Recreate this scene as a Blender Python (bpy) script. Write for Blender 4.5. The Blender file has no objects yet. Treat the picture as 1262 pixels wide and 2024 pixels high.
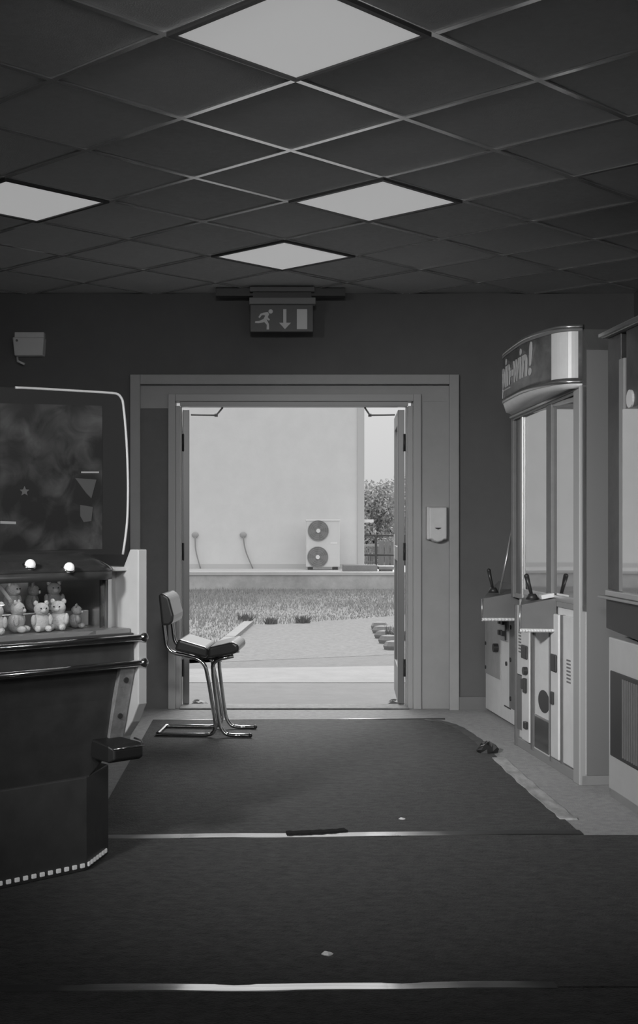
import bpy, bmesh, math, random
from mathutils import Vector, Matrix

random.seed(7)
scene = bpy.context.scene
C = scene.collection

# ------------------------------------------------------------------ camera
F = 2544.0            # focal length in pixels of the 1262 x 2024 frame
UX, VY = 523.0, 1030.0  # principal point
CH = 1.275            # camera height
cam = bpy.data.cameras.new('camera')
cam.sensor_fit = 'HORIZONTAL'
cam.sensor_width = 36.0
cam.lens = F / 1262.0 * 36.0
cam.shift_x = (631.0 - UX) / 1262.0
cam.shift_y = (VY - 1012.0) / 1262.0
cam.clip_start = 0.05
cam_o = bpy.data.objects.new('camera', cam)
cam_o.location = (0, 0, CH)
cam_o.rotation_euler = (math.pi / 2, 0, 0)
C.objects.link(cam_o)
scene.camera = cam_o

# ------------------------------------------------------------------ sky, exposure
scene.view_settings.view_transform = 'Standard'
scene.view_settings.look = 'None'
scene.view_settings.exposure = 0.0
scene.view_settings.gamma = 1.0
scene.view_settings.use_curve_mapping = False
world = bpy.data.worlds.new('overcast_sky')
scene.world = world
world.use_nodes = True
wn = world.node_tree
wn.nodes.clear()
w_out = wn.nodes.new('ShaderNodeOutputWorld')
w_bg = wn.nodes.new('ShaderNodeBackground')
w_tc = wn.nodes.new('ShaderNodeTexCoord')
w_sep = wn.nodes.new('ShaderNodeSeparateXYZ')
w_map = wn.nodes.new('ShaderNodeMapRange')
w_map.inputs['From Min'].default_value = 0.0
w_map.inputs['From Max'].default_value = 1.0
w_map.inputs['To Min'].default_value = 0.58     # overcast: horizon
w_map.inputs['To Max'].default_value = 1.70     # overcast: zenith
w_comb = wn.nodes.new('ShaderNodeCombineColor')
wn.links.new(w_tc.outputs['Generated'], w_sep.inputs[0])
wn.links.new(w_sep.outputs['Z'], w_map.inputs['Value'])
for k in range(3):
    wn.links.new(w_map.outputs['Result'], w_comb.inputs[k])
wn.links.new(w_comb.outputs[0], w_bg.inputs['Color'])
w_bg.inputs['Strength'].default_value = 1.0
wn.links.new(w_bg.outputs[0], w_out.inputs[0])
sun = bpy.data.lights.new('hazy_sun', 'SUN')      # veiled sun beyond the building opposite
sun.energy = 4.4
sun.angle = math.radians(40)
sun_o = bpy.data.objects.new('hazy_sun', sun)
sun_o.rotation_euler = (math.radians(-46), 0, math.radians(-4))   # shines from +Y down into the doorway
C.objects.link(sun_o)
scene.cycles.max_bounces = 10
scene.cycles.diffuse_bounces = 6
scene.cycles.glossy_bounces = 5
scene.cycles.transparent_max_bounces = 12
scene.cycles.sample_clamp_indirect = 6.0
PANEL_LIGHT = 0.31    # radiance of the ceiling diffusers

# ------------------------------------------------------------------ helpers
def at(u, v, Y):
    return Vector(((u - UX) / F * Y, Y, CH - (v - VY) / F * Y))

def on_z(u, v, z):
    Y = (CH - z) * F / (v - VY)
    return Vector(((u - UX) / F * Y, Y, z))

def on_plane(u, v, p0, n):
    d = Vector(((u - UX) / F, 1.0, -(v - VY) / F))
    o = Vector((0, 0, CH))
    t = (Vector(p0) - o).dot(n) / d.dot(n)
    return o + d * t

MATS = {}
def mat(name, g, rough=0.6, metal=0.0, spec=0.5, noise=0.0, nscale=20.0, bump=0.0, bscale=60.0,
        emit=0.0, ior=None, coat=0.0, stretch=None, sheen=0.0):
    if name in MATS:
        return MATS[name]
    m = bpy.data.materials.new(name)
    m.use_nodes = True
    nt = m.node_tree
    b = nt.nodes['Principled BSDF']
    b.inputs['Base Color'].default_value = (g, g, g, 1)
    b.inputs['Roughness'].default_value = rough
    b.inputs['Metallic'].default_value = metal
    b.inputs['Specular IOR Level'].default_value = spec
    if ior: b.inputs['IOR'].default_value = ior
    if coat: b.inputs['Coat Weight'].default_value = coat; b.inputs['Coat Roughness'].default_value = 0.05
    if sheen: b.inputs['Sheen Weight'].default_value = sheen; b.inputs['Sheen Roughness'].default_value = 0.5
    if emit:
        b.inputs['Emission Color'].default_value = (1, 1, 1, 1)
        b.inputs['Emission Strength'].default_value = emit
    if noise or bump:
        tc = nt.nodes.new('ShaderNodeTexCoord')
        src = tc.outputs['Object']
        if stretch:
            mp = nt.nodes.new('ShaderNodeMapping')
            mp.inputs['Scale'].default_value = stretch
            nt.links.new(src, mp.inputs['Vector']); src = mp.outputs['Vector']
    if noise:
        n = nt.nodes.new('ShaderNodeTexNoise')
        n.inputs['Scale'].default_value = nscale
        n.inputs['Detail'].default_value = 6.0
        n.inputs['Roughness'].default_value = 0.65
        nt.links.new(src, n.inputs['Vector'])
        r = nt.nodes.new('ShaderNodeValToRGB')
        a = max(0.0, g * (1 - noise)); c = min(1.0, g * (1 + noise))
        r.color_ramp.elements[0].position = 0.3
        r.color_ramp.elements[1].position = 0.7
        r.color_ramp.elements[0].color = (a, a, a, 1)
        r.color_ramp.elements[1].color = (c, c, c, 1)
        nt.links.new(n.outputs['Fac'], r.inputs['Fac'])
        nt.links.new(r.outputs['Color'], b.inputs['Base Color'])
    if bump:
        n2 = nt.nodes.new('ShaderNodeTexNoise')
        n2.inputs['Scale'].default_value = bscale
        n2.inputs['Detail'].default_value = 4.0
        nt.links.new(src, n2.inputs['Vector'])
        bm_ = nt.nodes.new('ShaderNodeBump')
        bm_.inputs['Strength'].default_value = bump
        bm_.inputs['Distance'].default_value = 0.01
        nt.links.new(n2.outputs['Fac'], bm_.inputs['Height'])
        nt.links.new(bm_.outputs['Normal'], b.inputs['Normal'])
    MATS[name] = m
    return m

def glass_mat(name, ior=1.5, tint=0.9, rough=0.02, mirror=None):
    if name in MATS: return MATS[name]
    m = bpy.data.materials.new(name)
    m.use_nodes = True
    nt = m.node_tree
    nt.nodes.clear()
    o = nt.nodes.new('ShaderNodeOutputMaterial')
    mx = nt.nodes.new('ShaderNodeMixShader')
    fr = nt.nodes.new('ShaderNodeFresnel'); fr.inputs['IOR'].default_value = ior
    tr = nt.nodes.new('ShaderNodeBsdfTransparent'); tr.inputs['Color'].default_value = (tint, tint, tint, 1)
    gl = nt.nodes.new('ShaderNodeBsdfGlossy'); gl.inputs['Roughness'].default_value = rough
    gl.inputs['Color'].default_value = (1, 1, 1, 1)
    if mirror: mx.inputs[0].default_value = mirror      # half-silvered pane
    else:
        ge = nt.nodes.new('ShaderNodeNewGeometry')          # the inner face of a thin pane adds no mirror of its own
        sb = nt.nodes.new('ShaderNodeMath'); sb.operation = 'SUBTRACT'; sb.inputs[0].default_value = 1.0
        ml = nt.nodes.new('ShaderNodeMath'); ml.operation = 'MULTIPLY'
        nt.links.new(ge.outputs['Backfacing'], sb.inputs[1])
        nt.links.new(sb.outputs[0], ml.inputs[0]); nt.links.new(fr.outputs[0], ml.inputs[1])
        nt.links.new(ml.outputs[0], mx.inputs[0])
    nt.links.new(tr.outputs[0], mx.inputs[1])
    nt.links.new(gl.outputs[0], mx.inputs[2])
    nt.links.new(mx.outputs[0], o.inputs[0])
    MATS[name] = m
    return m

class MB:
    def __init__(self):
        self.v = []; self.f = []
    def add(self, vs, fs):
        o = len(self.v)
        self.v += [tuple(p) for p in vs]
        self.f += [tuple(i + o for i in f) for f in fs]
        return self
    def box(self, x0, x1, y0, y1, z0, z1):
        return self.add([(x0,y0,z0),(x1,y0,z0),(x1,y1,z0),(x0,y1,z0),(x0,y0,z1),(x1,y0,z1),(x1,y1,z1),(x0,y1,z1)],
                        [(0,3,2,1),(4,5,6,7),(0,1,5,4),(1,2,6,5),(2,3,7,6),(3,0,4,7)])
    def obox(self, c, ax, ay, az):      # half-axis vectors
        c = Vector(c); ax = Vector(ax); ay = Vector(ay); az = Vector(az)
        s = [(-1,-1,-1),(1,-1,-1),(1,1,-1),(-1,1,-1),(-1,-1,1),(1,-1,1),(1,1,1),(-1,1,1)]
        return self.add([c + ax*i + ay*j + az*k for i,j,k in s],
                        [(0,3,2,1),(4,5,6,7),(0,1,5,4),(1,2,6,5),(2,3,7,6),(3,0,4,7)])
    def loft(self, rings, cap=True, closed=True):
        n = len(rings[0]); vs = []; fs = []
        for r in rings: vs += list(r)
        for i in range(len(rings) - 1):
            for j in range(n if closed else n - 1):
                a = i*n + j; b = i*n + (j+1) % n
                fs.append((a, b, b + n, a + n))
        if cap and closed:
            fs.append(tuple(range(n-1, -1, -1)))
            fs.append(tuple(range((len(rings)-1)*n, len(rings)*n)))
        return self.add(vs, fs)
    def prism(self, poly, z0, z1):
        return self.loft([[(x,y,z0) for x,y in poly], [(x,y,z1) for x,y in poly]])
    def prism_y(self, poly, y0, y1):    # polygon in x,z
        return self.loft([[(x,y0,z) for x,z in poly], [(x,y1,z) for x,z in poly]])
    def prism_x(self, poly, x0, x1):    # polygon in y,z
        return self.loft([[(x0,y,z) for y,z in poly], [(x1,y,z) for y,z in poly]])
    def tube(self, path, r, n=10, radii=None):
        P = [Vector(p) for p in path]
        rings = []
        up = None
        for i, p in enumerate(P):
            t = (P[min(i+1, len(P)-1)] - P[max(i-1, 0)]).normalized()
            if up is None:
                up = Vector((0,0,1)) if abs(t.z) < 0.9 else Vector((1,0,0))
            s = t.cross(up)
            if s.length < 1e-5: s = t.cross(Vector((0,1,0)))
            s.normalize(); up2 = s.cross(t).normalized(); up = up2
            rr = radii[i] if radii else r
            rings.append([p + (s*math.cos(a) + up2*math.sin(a))*rr for a in [2*math.pi*k/n for k in range(n)]])
        return self.loft(rings)
    def ball(self, c, rx, ry=None, rz=None, n=14, m=9, rot=None):
        ry = rx if ry is None else ry; rz = rx if rz is None else rz
        c = Vector(c); rings = []
        for i in range(m + 1):
            ph = -math.pi/2 + math.pi * (i if 0 < i < m else (0.02 if i == 0 else m - 0.02)) / m
            ring = []
            for k in range(n):
                a = 2*math.pi*k/n
                q = Vector((rx*math.cos(ph)*math.cos(a), ry*math.cos(ph)*math.sin(a), rz*math.sin(ph)))
                if rot: q = rot @ q
                ring.append(c + q)
            rings.append(ring)
        return self.loft(rings)
    def disc(self, c, axis, r, h, n=24, r2=None):
        c = Vector(c); t = Vector(axis).normalized()
        s = t.cross(Vector((0,0,1)))
        if s.length < 1e-4: s = Vector((1,0,0))
        s.normalize(); u = s.cross(t)
        r2 = r if r2 is None else r2
        R = lambda cc, rr: [cc + (s*math.cos(a) + u*math.sin(a))*rr for a in [2*math.pi*k/n for k in range(n)]]
        return self.loft([R(c, r), R(c + t*h, r2)])
    def ring(self, c, axis, R, r, n=28, m=6):
        c = Vector(c); t = Vector(axis).normalized()
        s = t.cross(Vector((0,0,1)))
        if s.length < 1e-4: s = Vector((1,0,0))
        s.normalize(); u = s.cross(t); rings = []
        for k in range(n + 1):
            a = 2*math.pi*k/n; d = s*math.cos(a) + u*math.sin(a)
            rings.append([c + d*(R + r*math.cos(b)) + t*r*math.sin(b) for b in [2*math.pi*q/m for q in range(m)]])
        return self.loft(rings, cap=False)
    def build(self, name, m, parent=None, smooth=False, bevel=0.0, loc=None, segs=2, xf=None):
        vs = self.v
        if xf is not None: vs = [tuple(xf @ Vector(p)) for p in vs]
        if loc is not None:
            vs = [tuple(Vector(p) - Vector(loc)) for p in vs]
        me = bpy.data.meshes.new(name)
        me.from_pydata(vs, [], self.f)
        bm = bmesh.new(); bm.from_mesh(me)
        bmesh.ops.recalc_face_normals(bm, faces=bm.faces)
        if smooth:
            for f in bm.faces: f.smooth = len(f.verts) <= 4
        bm.to_mesh(me); bm.free()
        if m: me.materials.append(m)
        o = bpy.data.objects.new(name, me)
        C.objects.link(o)
        if loc is not None: o.location = loc
        if parent: o.parent = parent
        if bevel:
            md = o.modifiers.new('bevel', 'BEVEL'); md.width = bevel; md.segments = segs
            md.limit_method = 'ANGLE'; md.angle_limit = math.radians(40)
        return o

def tag(o, label=None, cat=None, group=None, kind=None):
    if label: o['label'] = label
    if cat: o['category'] = cat
    if group: o['group'] = group
    if kind: o['kind'] = kind
    return o

def thing(name, loc=(0,0,0), rz=0.0, label=None, cat=None, group=None, kind=None):
    o = bpy.data.objects.new(name, None)
    o.empty_display_size = 0.1
    o.location = loc; o.rotation_euler = (0, 0, rz)
    C.objects.link(o)
    return tag(o, label, cat, group, kind)

def like(src, parent, loc, name=None, rot=None, scale=None):   # a copy sharing mesh data
    c = src.copy(); C.objects.link(c); c.parent = parent; c.location = loc
    if rot: c.rotation_euler = rot
    if scale: c.scale = scale
    if name: c.name = name
    return c

def catmull(pts, n=8):
    P = [Vector(p) for p in pts]
    P = [P[0]*2 - P[1]] + P + [P[-1]*2 - P[-2]]
    out = []
    for i in range(1, len(P) - 2):
        a, b, c, d = P[i-1], P[i], P[i+1], P[i+2]
        for k in range(n):
            t = k / n
            out.append(0.5*((2*b) + (c-a)*t + (2*a-5*b+4*c-d)*t*t + (3*b-a-3*c+d)*t**3))
    out.append(P[-2])
    return out

def round_path(pts, r, n=5):     # polyline with rounded bends
    P = [Vector(p) for p in pts]; out = [P[0]]
    for i in range(1, len(P) - 1):
        a = P[i-1] - P[i]; b = P[i+1] - P[i]
        rr = min(r, a.length*0.49, b.length*0.49)
        p0 = P[i] + a.normalized()*rr; p1 = P[i] + b.normalized()*rr
        for k in range(n + 1):
            t = k / n
            out.append(p0*(1-t)**2 + P[i]*2*t*(1-t) + p1*t*t)
    out.append(P[-1])
    return out

# ------------------------------------------------------------------ materials
M_wall   = mat('dark_wall_paint', 0.14, 0.75, noise=0.06, nscale=5)
M_trim   = mat('grey_trim_paint', 0.40, 0.5, noise=0.05, nscale=8)
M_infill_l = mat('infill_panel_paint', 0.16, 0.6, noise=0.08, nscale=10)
M_frame  = mat('door_frame_paint', 0.45, 0.42)
M_leaf   = mat('door_leaf_metal', 0.20, 0.38, metal=0.4)
M_tile   = mat('ceiling_tile_board', 0.60, 0.9, noise=0.05, nscale=30, bump=0.15, bscale=180)
M_tile2  = mat('ceiling_tile_board_aged', 0.55, 0.9, noise=0.08, nscale=30, bump=0.15, bscale=180)
M_bar    = mat('grid_bar_metal', 0.80, 0.19, metal=0.9)
M_diff   = mat('light_diffuser', 0.8, 0.6, emit=PANEL_LIGHT, noise=0.0)
M_dark   = mat('dark_plastic', 0.045, 0.45)
M_black  = mat('black_metal', 0.03, 0.4)
M_carpet = mat('dark_carpet', 0.046, 0.7, spec=0.09, noise=0.6, nscale=38, bump=1.0, bscale=170, stretch=(0.55,1,1), sheen=0.12)
M_border = mat('border_carpet', 0.27, 0.95, spec=0.1, noise=0.25, nscale=26, bump=0.6, bscale=220, sheen=0.3)
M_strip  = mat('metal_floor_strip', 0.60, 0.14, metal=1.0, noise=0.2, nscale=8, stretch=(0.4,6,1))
def paint_reflection_fade(m):  # fade of the doorway reflection painted in: strip ends darker and rougher
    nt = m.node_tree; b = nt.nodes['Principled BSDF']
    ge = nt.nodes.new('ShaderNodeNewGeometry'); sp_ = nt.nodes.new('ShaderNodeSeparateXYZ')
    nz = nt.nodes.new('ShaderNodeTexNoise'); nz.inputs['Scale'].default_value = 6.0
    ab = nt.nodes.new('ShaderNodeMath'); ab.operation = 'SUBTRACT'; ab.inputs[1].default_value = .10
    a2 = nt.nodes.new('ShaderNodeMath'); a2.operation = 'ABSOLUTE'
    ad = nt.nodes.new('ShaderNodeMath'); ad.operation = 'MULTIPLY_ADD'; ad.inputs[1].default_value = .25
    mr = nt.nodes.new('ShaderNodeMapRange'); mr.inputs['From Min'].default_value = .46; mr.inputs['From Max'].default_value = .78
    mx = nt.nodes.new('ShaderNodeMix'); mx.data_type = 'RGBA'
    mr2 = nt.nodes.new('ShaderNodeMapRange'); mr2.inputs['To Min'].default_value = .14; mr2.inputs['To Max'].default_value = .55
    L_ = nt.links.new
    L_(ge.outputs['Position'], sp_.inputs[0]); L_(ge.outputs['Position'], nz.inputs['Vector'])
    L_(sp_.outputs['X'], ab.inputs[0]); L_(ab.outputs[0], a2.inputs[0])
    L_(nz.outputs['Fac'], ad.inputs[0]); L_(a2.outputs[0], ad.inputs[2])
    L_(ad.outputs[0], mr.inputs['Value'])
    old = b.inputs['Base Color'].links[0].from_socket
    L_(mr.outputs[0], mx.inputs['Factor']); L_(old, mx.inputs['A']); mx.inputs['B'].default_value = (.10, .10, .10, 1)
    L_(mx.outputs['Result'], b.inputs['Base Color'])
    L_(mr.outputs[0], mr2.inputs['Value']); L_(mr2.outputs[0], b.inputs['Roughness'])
paint_reflection_fade(M_strip)
M_tape_d = mat('dark_floor_tape', 0.05, 0.6, noise=0.4, nscale=30)
M_tape_l = mat('worn_floor_tape', 0.45, 0.6, noise=0.5, nscale=14, stretch=(1,0.4,1))
M_chrome = mat('chrome', 0.75, 0.12, metal=1.0)
M_alu    = mat('aluminium', 0.62, 0.32, metal=0.9)
M_white  = mat('white_plastic', 0.72, 0.4)
M_offw   = mat('off_white_enamel', 0.78, 0.35, noise=0.06, nscale=9)
M_grey   = mat('grey_enamel', 0.30, 0.45, noise=0.06, nscale=12)
M_mid    = mat('mid_grey_panel', 0.18, 0.5, noise=0.1, nscale=12)
M_vinyl  = mat('stool_vinyl', 0.045, 0.34, spec=0.6, coat=0.35)
M_glass  = glass_mat('clear_glass', 1.45, 0.92)
M_glass2 = glass_mat('cabinet_glass', 1.5, 0.5, 0.03, 0.62)
M_lamp   = mat('lamp_white', 0.7, 0.35, emit=0.35)
M_conc   = mat('concrete_paving', 0.135, 0.9, noise=0.1, nscale=6, bump=0.3, bscale=50)
M_concl  = mat('pale_concrete', 0.210, 0.9, noise=0.1, nscale=5, bump=0.3, bscale=40)
M_asph   = mat('grey_tarmac', 0.125, 0.9, noise=0.15, nscale=14, bump=0.4, bscale=60)
M_gravel = mat('pale_gravel', 0.155, 0.95, noise=0.22, nscale=18, bump=0.7, bscale=40)
M_soil   = mat('turf_soil', 0.20, 0.95, noise=0.3, nscale=3)
M_blade  = mat('grass_blades', 0.310, 0.8, noise=0.15, nscale=2)
M_bwall  = mat('white_rendered_wall', 0.65, 0.85, noise=0.04, nscale=2.5, bump=0.1, bscale=30)
M_leafy  = mat('tree_leaves', 0.45, 0.7, noise=0.5, nscale=3)
M_bark   = mat('bark', 0.12, 0.9)
M_wood   = mat('fence_boards', 0.20, 0.85, noise=0.2, nscale=9, stretch=(6,6,0.6))

# ------------------------------------------------------------------ room shell
D = 8.70              # back wall plane
CZ = 2.812            # ceiling height
XL, XR, YR = -3.2, 2.5, -3.0
def pu(u): return (u - UX) / F * D
def pv(v): return CH - (v - VY) / F * D
OX0, OX1 = pu(268), pu(898)         # structural opening in the wall
OZ = pv(750)
wb = MB()
wb.box(XL - .2, OX0, D, D + .22, -.1, 3.2).box(OX1, XR + .2, D, D + .22, -.1, 3.2).box(OX0, OX1, D, D + .22, OZ, 3.2)
tag(wb.build('wall_back', M_wall), 'dark painted end wall around the open double door', kind='structure')
tag(MB().box(XL - .2, XL, YR, D, -.1, 3.2).build('wall_left', M_wall), 'dark side wall behind the prize pusher', kind='structure')
tag(MB().box(XR, XR + .2, YR, D, -.1, 3.2).build('wall_right', M_wall), 'dark side wall behind the row of machines', kind='structure')
rw = MB().box(XL - .2, XL + .3, YR - .2, YR, -.1, 3.2).box(XR - .3, XR + .2, YR - .2, YR, -.1, 3.2).box(XL + .3, XR - .3, YR - .2, YR, 2.6, 3.2)  # unseen wall; its wide opening is added to let fill daylight in
tag(rw.build('wall_rear', M_wall), 'end wall behind the viewpoint with a wide opening added for fill daylight', kind='structure')
fl = MB().box(XL - .2, XR + .2, YR - .2, D + .06, -.1, 0.0)
tag(fl.build('floor', M_border), 'grey carpeted floor border around the dark carpet', kind='structure')
bb = MB().box(OX1 + .03, XR, D - .018, D, 0, .09).box(XL, OX0 - .03, D - .018, D, 0, .09)
tag(bb.build('baseboard_back', mat('baseboard_paint', 0.2, 0.6)), 'dark skirting along the end wall', kind='structure')

# ceiling: slab, tiles and grid bars
ceil = tag(MB().box(XL - .2, XR + .2, YR - .2, D + .2, CZ + .05, CZ + .2).build('ceiling', M_wall),
           'suspended ceiling of square tiles laid diagonally', kind='structure')
G, S2 = 0.6, math.sqrt(.5)
V0 = Vector((.1093, 4.484))
def lat(a, b): return Vector((V0.x + (a - b)*G*S2, V0.y + (a + b)*G*S2))
def clip(poly):
    def cut(p, ax, lim, sg):
        out = []
        for i in range(len(p)):
            a, b = p[i], p[(i+1) % len(p)]
            da, db = (a[ax]-lim)*sg, (b[ax]-lim)*sg
            if da >= 0: out.append(a)
            if (da >= 0) != (db >= 0):
                t = da/(da-db); out.append((a[0]+(b[0]-a[0])*t, a[1]+(b[1]-a[1])*t))
        return out
    p = [tuple(q) for q in poly]
    for ax, lim, sg in ((0, XL, 1), (0, XR, -1), (1, YR, 1), (1, D, -1)):
        p = cut(p, ax, lim, sg)
        if len(p) < 3: return []
    return p
LIGHTS = {(-1,-1): 'large bright ceiling light panel nearest the viewer, cut by the top edge',
          (2,1): 'bright ceiling light panel right of the middle, between the largest panel and the exit sign',
          (3,3): 'bright ceiling light panel just above the exit sign',
          (0,3): 'bright ceiling light panel at the left edge above the pusher machine'}
HIDDEN = [(-4,-3), (-3,-6), (-6,-4), (-5,-8), (-8,-6), (-2,-5), (-7,-8)]
full_tile = None
for a in range(-14, 10):
    for b in range(-14, 12):
        if (a, b) in LIGHTS or (a, b) in HIDDEN: continue
        g = .004
        q = [lat(a + g, b + g), lat(a + 1 - g, b + g), lat(a + 1 - g, b + 1 - g), lat(a + g, b + 1 - g)]
        p = clip(q)
        if len(p) < 3: continue
        area = abs(sum(p[i][0]*p[(i+1) % len(p)][1] - p[(i+1) % len(p)][0]*p[i][1] for i in range(len(p))))/2
        if area < .004: continue
        dz = random.uniform(0, .0025)
        mm = M_tile2 if random.random() < .25 else M_tile
        if area > .35 and full_tile is not None and mm is M_tile:
            c = lat(a + .5, b + .5)
            like(full_tile, ceil, (c.x, c.y, dz))
        else:
            c = lat(a + .5, b + .5)
            o = MB().prism([(x - c.x, y - c.y) for x, y in p], CZ + .004, CZ + .018).build('ceiling_tile', mm, ceil)
            o.location = (c.x, c.y, dz)
            if area > .35 and mm is M_tile: full_tile = o
def clipline(p, q):
    t0, t1 = 0.0, 1.0
    d = q - p
    for ax, lo, hi in ((0, XL, XR), (1, YR, D)):
        if abs(d[ax]) < 1e-9: continue
        ta, tb = (lo - p[ax])/d[ax], (hi - p[ax])/d[ax]
        if ta > tb: ta, tb = tb, ta
        t0, t1 = max(t0, ta), min(t1, tb)
    return (p + d*t0, p + d*t1) if t1 - t0 > .002 else None
for k in range(-16, 14):
    for fam in (0, 1):
        p, q = (lat(k, -40), lat(k, 40)) if fam == 0 else (lat(-40, k), lat(40, k))
        r = clipline(p, q)
        if not r: continue
        a, b = r; d = (b - a); L = d.length
        if L < .1: continue
        d.normalize(); nrm = Vector((-d.y, d.x))
        c = (a + b)/2
        zc = CZ + .001 - .0004*fam
        ax = Vector((d.x, d.y, 0))*(L/2); ay = Vector((nrm.x, nrm.y, 0))*.012
        o = MB().obox((0,0,0), ax, ay, (0,0,.003)).obox((0,0,.018), ax, ay*.15, (0,0,.016)).build('grid_bar', M_bar, ceil)
        o.location = (c.x, c.y, zc)
for (a, b), lab in list(LIGHTS.items()) + [(h, None) for h in HIDDEN]:
    c = lat(a + .5, b + .5)
    t = thing('ceiling_light', (c.x, c.y, CZ), math.pi/4,
              lab or 'square ceiling light panel behind the viewpoint', 'ceiling light',
              'square ceiling light panels')
    h = .296
    fr = MB()
    for s in (-1, 1):
        fr.box(-h, h, s*h - (.02 if s > 0 else 0), s*h + (0 if s > 0 else .02), -.010, .012)
        fr.box(s*h - (.02 if s > 0 else 0), s*h + (0 if s > 0 else .02), -h + .02, h - .02, -.010, .012)
    fr.build('frame', M_dark, t)
    MB().box(-h + .021, h - .021, -h + .021, h - .021, -.004, .006).build('diffuser', M_diff, t)

# unseen fill lamps added behind the viewpoint to brighten the room
FILL_W = 11.5
for fx, lab in ((-2.3, 'added fill lamp under the ceiling behind the viewpoint, left one'), (0.0, 'added fill lamp under the ceiling behind the viewpoint, middle one'), (1.9, 'added fill lamp under the ceiling behind the viewpoint, right one')):
    t = thing('added_fill_lamp', (fx, .7, CZ), 0, lab, 'lamp', 'added fill lamps behind the viewpoint')
    tilt = math.radians(74.5)
    hs = MB().box(-.28, .28, -.17, .17, 0, .07).build('housing', M_dark, t, bevel=.006)
    hs.location = (0, 0, -.19); hs.rotation_euler = (math.pi + tilt, 0, 0); t.rotation_euler = (0, 0, -math.radians(33) if fx < -1 else math.radians(26) if fx > 1 else 0)
    ln = MB().box(-.26, .26, -.15, .15, .0705, .074).build('lens', mat('fill_lens', .8, .4, emit=6.0), hs)  # glowing face of the added fill lamp
    MB().tube([(0, 0, 0), (0, -.02, -.20)], .012, 8).build('bracket', M_dark, t, smooth=True)
    la_ = bpy.data.lights.new('fill_light', 'AREA'); la_.shape = 'RECTANGLE'; la_.size = .52; la_.size_y = .30; la_.energy = FILL_W*(1.55 if fx < -1 else .42 if fx < 1 else .12); la_.spread = math.radians(44)
    lo_ = bpy.data.objects.new('fill_light', la_); C.objects.link(lo_); lo_.parent = hs; lo_.location = (0, 0, .078); lo_.rotation_euler = (math.pi, 0, 0)

# ------------------------------------------------------------------ door surround
trim = thing('trim_1', (0, D, 0), 0, 'grey painted outer architrave around the doorway', kind='structure')
x0, x1, xi0, xi1 = pu(258) , pu(907), pu(278), pu(888)
zt, zi = pv(741), pv(760)
MB().box(x0, xi0, -.03, .0, 0, zt).build('architrave_side', M_trim, trim, bevel=.004)
MB().box(xi1, x1, -.03, .0, 0, zt).build('architrave_side', M_trim, trim, bevel=.004)
MB().box(xi0, xi1, -.03, .0, zi, zt).build('architrave_head', M_trim, trim, bevel=.004)
door = thing('door_1', (0, D, 0), 0, 'open double door with glazed metal leaves folded outward', kind='structure')
f0, f1, g0, g1 = pu(332), pu(834), pu(355), pu(809)
zf, zo = pv(778), pv(801)
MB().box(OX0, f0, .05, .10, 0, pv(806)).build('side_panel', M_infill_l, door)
MB().box(f1, OX1, .05, .10, 0, pv(792)).build('side_panel', M_trim, door)
MB().box(OX0, OX1, .045, .12, zf, OZ).box(OX0, f0, .045, .10, pv(806), zf).box(f1, OX1, .045, .10, pv(792), zf).build('head_panel', M_trim, door)
for s, a, b in ((-1, f0, g0), (1, g1, f1)):
    w = b - a
    if s < 0:
        MB().box(a, a + w*.62, .02, .18, 0, zf).box(a + w*.62, b, .05, .18, 0, zo).box(b - .008, b + .006, .12, .18, 0, zo).build('jamb', M_frame, door, bevel=.003)
    else:
        MB().box(b - w*.62, b, .02, .18, 0, zf).box(a, b - w*.62, .05, .18, 0, zo).box(a - .006, a + .008, .12, .18, 0, zo).build('jamb', M_frame, door, bevel=.003)
MB().box(f0 + (g0-f0)*.62, f1 - (f1-g1)*.62, .02, .18, zo + .03, zf).box(g0, g1, .05, .18, zo, zo + .03).build('head_jamb', M_frame, door, bevel=.003)
MB().box(g0, g1, .0, .2, 0, .012).build('threshold', M_border, door, bevel=.004)
LW = (g1 - g0)/2 - .01; LH = zo - .03
for s, hx in ((1, g0), (-1, g1)):
    lf = MB()
    th = .045
    # leaf in its own frame: hinge at origin, leaf runs along +y (outward), thickness towards the opening
    def B(x0, x1, y0, y1, z0, z1):
        xa, xb = sorted((s*x0, s*x1)); lf.box(xa, xb, y0, y1, z0, z1)
    B(0, th, 0, .10, 0, LH); B(0, th, LW - .10, LW, 0, LH); B(0, th, .10, LW - .10, 0, .24); B(0, th, .10, LW - .10, LH - .10, LH)
    B(0, th, .10, LW - .10, .98, 1.08)
    o = lf.build('leaf', M_leaf, door, bevel=.003)
    o.location = (hx + s*.012, .17, .015)
    o.rotation_euler = (0, 0, s*math.radians(5.0 if s > 0 else 3.8))
    for (za, zb) in ((.24, .98), (1.08, LH - .10)):
        xa, xb = sorted((s*.018, s*.026))
        MB().box(xa, xb, .10, LW - .10, za, zb).build('pane', M_glass, o)
    xa, xb = sorted((s*.0, s*(-.012)))
    for zc in (.25, 1.05, 1.8):
        MB().tube([(s*.0, -.008, zc - .06), (s*.0, -.008, zc + .06)], .009, 8).build('hinge', M_black, o, smooth=True)
    xa, xb = sorted((s*th, s*(th + .003)))
    MB().box(xa, xb, LW - .085, LW - .015, .90, 1.16).build('push_plate', M_alu, o)
    # overhead closer: arm from the head to the leaf
    arm = MB()
    A = Vector((hx + s*.055, .42, zo - .030)); Bp = Vector((hx + s*.235, .36, zo - .038)); Cc = Vector((hx + s*.285, .16, zo - .004))
    arm.tube([A, Bp], .007, 6).tube([Bp, Cc], .007, 6).disc(Bp - Vector((0,0,.01)), (0,0,1), .012, .02, 10)
    arm.build('closer_arm', M_mid, door, smooth=True)

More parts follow.
